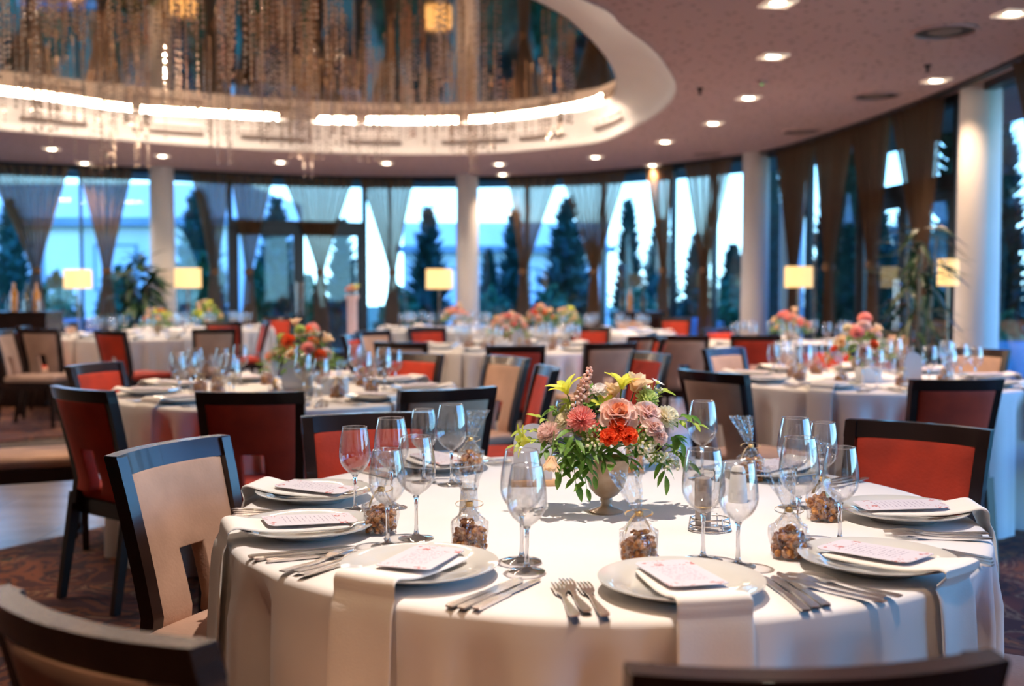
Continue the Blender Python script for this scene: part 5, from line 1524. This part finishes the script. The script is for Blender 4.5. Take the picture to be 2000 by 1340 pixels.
small_bouquet(tables['fartherleft'][0] + Vector((0.05, 0, TZ)), 'yellow bouquet on the farthest left table', 'urn under the bouquet of the farthest left table', 5, ['lily', 'tulip', 'lime_hydrangea'], 16, 0.17, 0.16)
small_bouquet(tables['backcentre'][0] + Vector((0.12, 0, TZ)), 'apricot bouquet on the back table by the middle column', 'urn under the bouquet by the middle column', 6, ['tulip', 'apricot' if False else 'garden_rose', 'orange_rose'], 14, 0.15, 0.12)
small_bouquet(tables['backright'][0] + Vector((-0.70, 0.0, TZ)), 'peach and red bouquet at the left of the back right table', 'urn under the bouquet at the left of the back right table', 7, ['garden_rose', 'orange_rose', 'tulip'], 16, 0.16, 0.16)
small_bouquet(tables['backright'][0] + Vector((-0.38, -0.1, TZ)), 'yellow bouquet on the back right table', 'urn under the yellow bouquet of the back right table', 8, ['lily', 'tulip', 'carnation'], 12, 0.13, 0.12)
small_bouquet(tables['farright'][0] + Vector((-0.04, 0, TZ)), 'apricot and pink bouquet on the far right table', 'urn under the bouquet of the far right table', 9, ['tulip', 'chrysanthemum', 'garden_rose'], 14, 0.15, 0.15)

# flower pedestal by the double door
p = PD(688, 600, 14.2); p.z = 0
o = bpy.data.objects.new('flower_pedestal', None); COL.objects.link(o); o.location = p
mb = MB(); mb.lathe([(0.0, 0), (0.10, 0), (0.10, 0.03), (0.065, 0.06), (0.065, 1.10), (0.09, 1.14), (0.09, 1.17), (0.0, 1.17)], 24); link('shaft', mb.mesh('shaft', 'blush', 50), o)
for k, (kd, dx_, dz_) in enumerate([('orange_rose', -0.04, 1.24), ('tulip', 0.03, 1.22), ('garden_rose', 0.0, 1.26), ('lily', 0.05, 1.25)]):
    put_flower(o, Vector((0, 0, 0)), kd, Vector((dx_, -0.02, dz_)), (dx_, -0.4, 1), None, 1.5)
tag(o, 'slim pale pedestal with flowers on top beside the double door', 'pedestal')

# ================================================================== CHAIRS
CH, CW = 0.88, 0.412
def bx(z):            # x of the back plane at height z (sitter faces +x)
    if z < 0.50: return -0.235 - (0.50 - z) * 0.10
    return -0.235 - 0.115 * ((z - 0.50) / (CH - 0.50)) ** 1.1
def hw(z): return (CW / 2) * (0.90 + 0.10 * max(0, min(1, (z - 0.45) / (CH - 0.45))))
def bow(s, z): return 0.040 * s * s * min(1, max(0.15, (z - 0.35) / 0.5))     # rail curves round the sitter
def back_panel():
    mb = MB(); z0, z1 = 0.455, CH - 0.045; fw = 0.034
    us = [-1, -.85, -.65, -.45, -0.27, -0.27 + 1e-4, 0, 0.27 - 1e-4, 0.27, .45, .65, .85, 1]
    us = [-1, -.8, -.6, -.43, -0.27, -.12, .06 + .0, .27, .43, .6, .8, 1]
    zs = [z0, 0.50, 0.55, 0.60, 0.635, 0.67, 0.71, 0.76, 0.80, z1]
    def P(i, j, side):
        s, z = us[i], zs[j]; half = hw(z) - fw
        y = s * half; sy = y / hw(z)
        th = 0.016 + 0.008 * (1 - max(abs(s) ** 6, 0))
        return Vector((bx(z) + bow(sy, z) + side * th, y, z))
    n_ = len(us); m_ = len(zs); cut = lambda i, j: (4 <= i < 7) and (j < 4)
    ids = {}
    def vid(i, j, s):
        if (i, j, s) not in ids: ids[(i, j, s)] = len(ids); mb.v.append(tuple(P(i, j, s)))
        return ids[(i, j, s)]
    for i in range(n_ - 1):
        for j in range(m_ - 1):
            if cut(i, j): continue
            mb.f.append((vid(i, j, 1), vid(i + 1, j, 1), vid(i + 1, j + 1, 1), vid(i, j + 1, 1)))
            mb.f.append((vid(i, j, -1), vid(i, j + 1, -1), vid(i + 1, j + 1, -1), vid(i + 1, j, -1)))
            for (di, dj, a, b) in ((-1, 0, (i, j), (i, j + 1)), (1, 0, (i + 1, j + 1), (i + 1, j)), (0, -1, (i + 1, j), (i, j)), (0, 1, (i, j + 1), (i + 1, j + 1))):
                ii, jj = i + di, j + dj
                if ii < 0 or jj < 0 or ii >= n_ - 1 or jj >= m_ - 1 or cut(ii, jj):
                    mb.f.append((vid(*a, 1), vid(*b, 1), vid(*b, -1), vid(*a, -1)))
    mb.mi = [0] * len(mb.f)
    return mb
def frame_back():
    mb = MB()
    zs = [0.40, 0.50, 0.60, 0.70, 0.80, CH]
    for sgn in (-1, 1):
        vs = []; fs = []
        for z in zs:
            h = hw(z); w = 0.034; x = bx(z) + bow(1, z)
            for (dx_, yy) in ((-0.020, h - w), (-0.020, h), (0.020, h), (0.020, h - w)):
                vs.append((x + dx_, sgn * yy, z))
        for k in range(len(zs) - 1):
            for i in range(4):
                j = (i + 1) % 4; q = (4 * k + i, 4 * k + j, 4 * k + 4 + j, 4 * k + 4 + i); fs.append(q if sgn > 0 else q[::-1])
        fs.append((0, 3, 2, 1)); e_ = 4 * (len(zs) - 1); fs.append((e_, e_ + 1, e_ + 2, e_ + 3)); mb.add(vs, fs)
    # top rail
    vs = []; fs = []; N = 16
    for i in range(N + 1):
        s = -1 + 2 * i / N; h = hw(CH)
        for (dx_, z) in ((-0.020, CH - 0.046), (0.020, CH - 0.046), (0.019, CH), (-0.019, CH)):
            vs.append((bx(z) + bow(s, z) + dx_, s * (h - 0.001), z + (0.003 if z == CH else 0)))
    for i in range(N):
        for k in range(4):
            j = (k + 1) % 4; fs.append((4 * i + k, 4 * i + 4 + k, 4 * i + 4 + j, 4 * i + j))
    fs.append((0, 1, 2, 3)); fs.append((4 * N, 4 * N + 3, 4 * N + 2, 4 * N + 1)); mb.add(vs, fs)
    return mb.mesh('back_frame', 'wood_dark', 40)
def chair_parts():
    d = {}
    bp_ = back_panel()
    for c in ('red', 'beige'):
        d['panel_' + c] = baked(bp_.mesh('panel', c), [('BEVEL', dict(width=0.006, segments=2, limit_method='ANGLE', angle_limit=R(50)))])
        mb = MB(); mb.box(-0.225, 0.235, -0.215, 0.215, 0.415, 0.475)
        mb.v = [(x, y * (1.0 if x > 0 else 0.93), z) for x, y, z in mb.v]
        d['seat_' + c] = baked(mb.mesh('seat', c), [('BEVEL', dict(width=0.024, segments=4))])
    d['back'] = frame_back()
    mb = MB(); mb.box(-0.225, 0.23, -0.213, -0.190, 0.355, 0.42); mb.box(-0.225, 0.23, 0.190, 0.213, 0.355, 0.42); mb.box(0.205, 0.23, -0.19, 0.19, 0.355, 0.42); mb.box(-0.225, -0.2, -0.19, 0.19, 0.355, 0.42)
    d['apron'] = mb.mesh('seat_frame', 'wood_dark', None)
    for s in (-1, 1):
        mb = MB(); mb.bar((0.208, s * 0.193, 0.42), (0.215, s * 0.197, 0.0), 0.042, 0.028); d['lf%d' % s] = mb.mesh('leg', 'wood_dark', None)
        mb = MB(); mb.bar((-0.232, s * 0.190, 0.44), (-0.305, s * 0.195, 0.0), 0.036, 0.028, 0.042, 0.030); d['lr%d' % s] = mb.mesh('leg', 'wood_dark', None)
    return d
CP = chair_parts()
def chair(c, loc, heading, label, group=None):
    """loc = point on the floor under the middle of the top rail"""
    pr = ('dining_chair', [('seat', CP['seat_' + c], None, []), ('backrest', CP['panel_' + c], None, []), ('back_frame', CP['back'], None, []), ('seat_frame', CP['apron'], None, []),
          ('leg', CP['lf-1'], None, []), ('leg', CP['lf1'], None, []), ('leg', CP['lr-1'], None, []), ('leg', CP['lr1'], None, [])])
    h = R(heading); off = 0.315
    return inst(pr, label, 'chair', (loc[0] + off * math.cos(h), loc[1] + off * math.sin(h), 0), h, group)
def CPX(px, Y): q = PD(px, 640, Y); return (q.x, Y)
def mid(xa, ya, xb, yb):
    a = U(xa, ya, CH); b = U(xb, yb, CH); return ((a.x + b.x) / 2, (a.y + b.y) / 2)
g = 'chairs at the nearest table'
chair('beige', mid(218, 892, 430, 852), -24, 'dark framed beige chair at the left of the nearest table', g)
chair('red', mid(597, 820, 830, 802), 287, 'red velvet chair with blue sheen at the back left of the nearest table', g)
chair('red', mid(1676, 816, 1922, 846), 232, 'bright red velvet chair at the back right of the nearest table', g)
q1 = U(462, 1254, CH); chair('beige', (q1.x - 0.205, q1.y + 0.095), 56, 'beige chair seen from behind in the bottom left corner', g)
q1 = U(1600, 1298, CH); chair('beige', (q1.x, q1.y), 96, 'dark chair rail cut off at the bottom right', g)
chair('beige', (1.42, 1.98), 155, 'beige seat just showing at the right edge by the nearest table', g)
g = 'chairs at the middle left table'
chair('red', mid(95, 754, 222, 765), 52, 'dark red chair seen from behind standing left of the beige near chair', g)
chair('red', mid(380, 767, 596, 765), 92, 'dark red chair seen from behind with cutout showing orange seat', g)
chair('beige', mid(797, 767, 951, 754), 117, 'mauve looking chair seen from behind the wine glasses', g)
chair('red', mid(128, 717, 236, 706), -18, 'bright red chair at the left of the middle left table', g)
chair('beige', (-2.62, 5.15), 24, 'beige chair cut by the left edge, its seat pointing right', g)
chair('red', CPX(808, 6.45), 243, 'red chair at the back right of the middle left table', g)
chair('beige', CPX(992, 6.15), 215, 'beige chair with square cutout behind the wine glasses', g)
chair('red', CPX(1070, 5.35), 190, 'red chair seen side on with glossy rail and orange seat', g)
g = 'chairs at the middle right table'
chair('beige', mid(1336, 722, 1447, 732), 38, 'brown beige chair seen from behind left of the middle right table', g)
chair('red', mid(1784, 742, 1956, 742), 95, 'dark red chair seen from behind at the right of the middle right table', g)
chair('beige', CPX(1412, 7.0), 312, 'pale beige chair with blue edge at the back left of the middle right table', g)
chair('red', CPX(1612, 7.35), 275, 'red chair showing under the bouquet of the middle right table', g)
chair('beige', CPX(1912, 6.95), 220, 'beige chair at the back right of the middle right table', g)
chair('beige', (3.35, 5.45), 170, 'beige seated chair at the right edge by the middle right table', g)
chair('red', CPX(1272, 6.5), 205, 'narrow looking orange chair facing left of the middle right table', g)
g = 'chairs at the far tables'
far = [('red', 213, 9.9, 60, 'dark red chair seen from behind at the far left table'), ('beige', 132, 12.0, 0, 'beige chair at the left side of the far left table'), ('beige', 76, 10.3, 80, 'beige chair with cutout at the far left below the sideboard'),
       ('red', 44, 10.9, 10, 'orange red chair sliver at far left'), ('beige', 4, 9.9, 0, 'dark framed chair at the left edge far back'), ('beige', 418, 10.3, 110, 'mauve looking chair behind the glasses of the middle left table'),
       ('red', 436, 12.2, 90, 'dark red chair top above the mauve chair at far left'), ('red', 520, 12.4, 200, 'red chair at far left behind the orange bouquet'), ('red', 545, 14.2, 260, 'red chair far back by the double door'),
       ('red', 684, 9.0, 350, 'red chair seen edge on with a white glint below the pedestal'), ('beige', 727, 9.8, 320, 'pinkish beige chair left of the back tables'), ('beige', 782, 7.8, 75, 'beige chair rail just above the red chair at centre left'),
       ('red', 832, 10.6, 300, 'small red chair left of the centre table'), ('red', 1007, 7.35, 92, 'dark red chair seen from behind in front of the centre table'), ('beige', 1194, 7.7, 110, 'mauve looking chair seen from behind right of the centre table'),
       ('red', 1152, 10.75, 262, 'red chair at the back right of the centre table'), ('beige', 1258, 8.9, 140, 'beige chair facing left right of the centre table'), ('red', 1290, 8.6, 180, 'orange chair with white glint right of the centre table'),
       ('beige', 1336, 8.9, 75, 'beige chair with cutout in front of the back right table'), ('red', 1404, 10.5, 300, 'bright orange chair at the left of the far right table'), ('red', 1476, 8.9, 80, 'dark red chair seen from behind at the far right table'),
       ('red', 1320, 13.9, 250, 'red chair at the back of the back right table'), ('beige', 1230, 14.1, 270, 'beige chair at the back of the back right table'), ('beige', 1764, 9.9, 200, 'beige chair at the right of the far right table'), ('red', 1790, 9.2, 165, 'dark red chair in front of the palm')]
for c, px, Y, hd, lb in far: chair(c, CPX(px, Y), hd, lb, g)
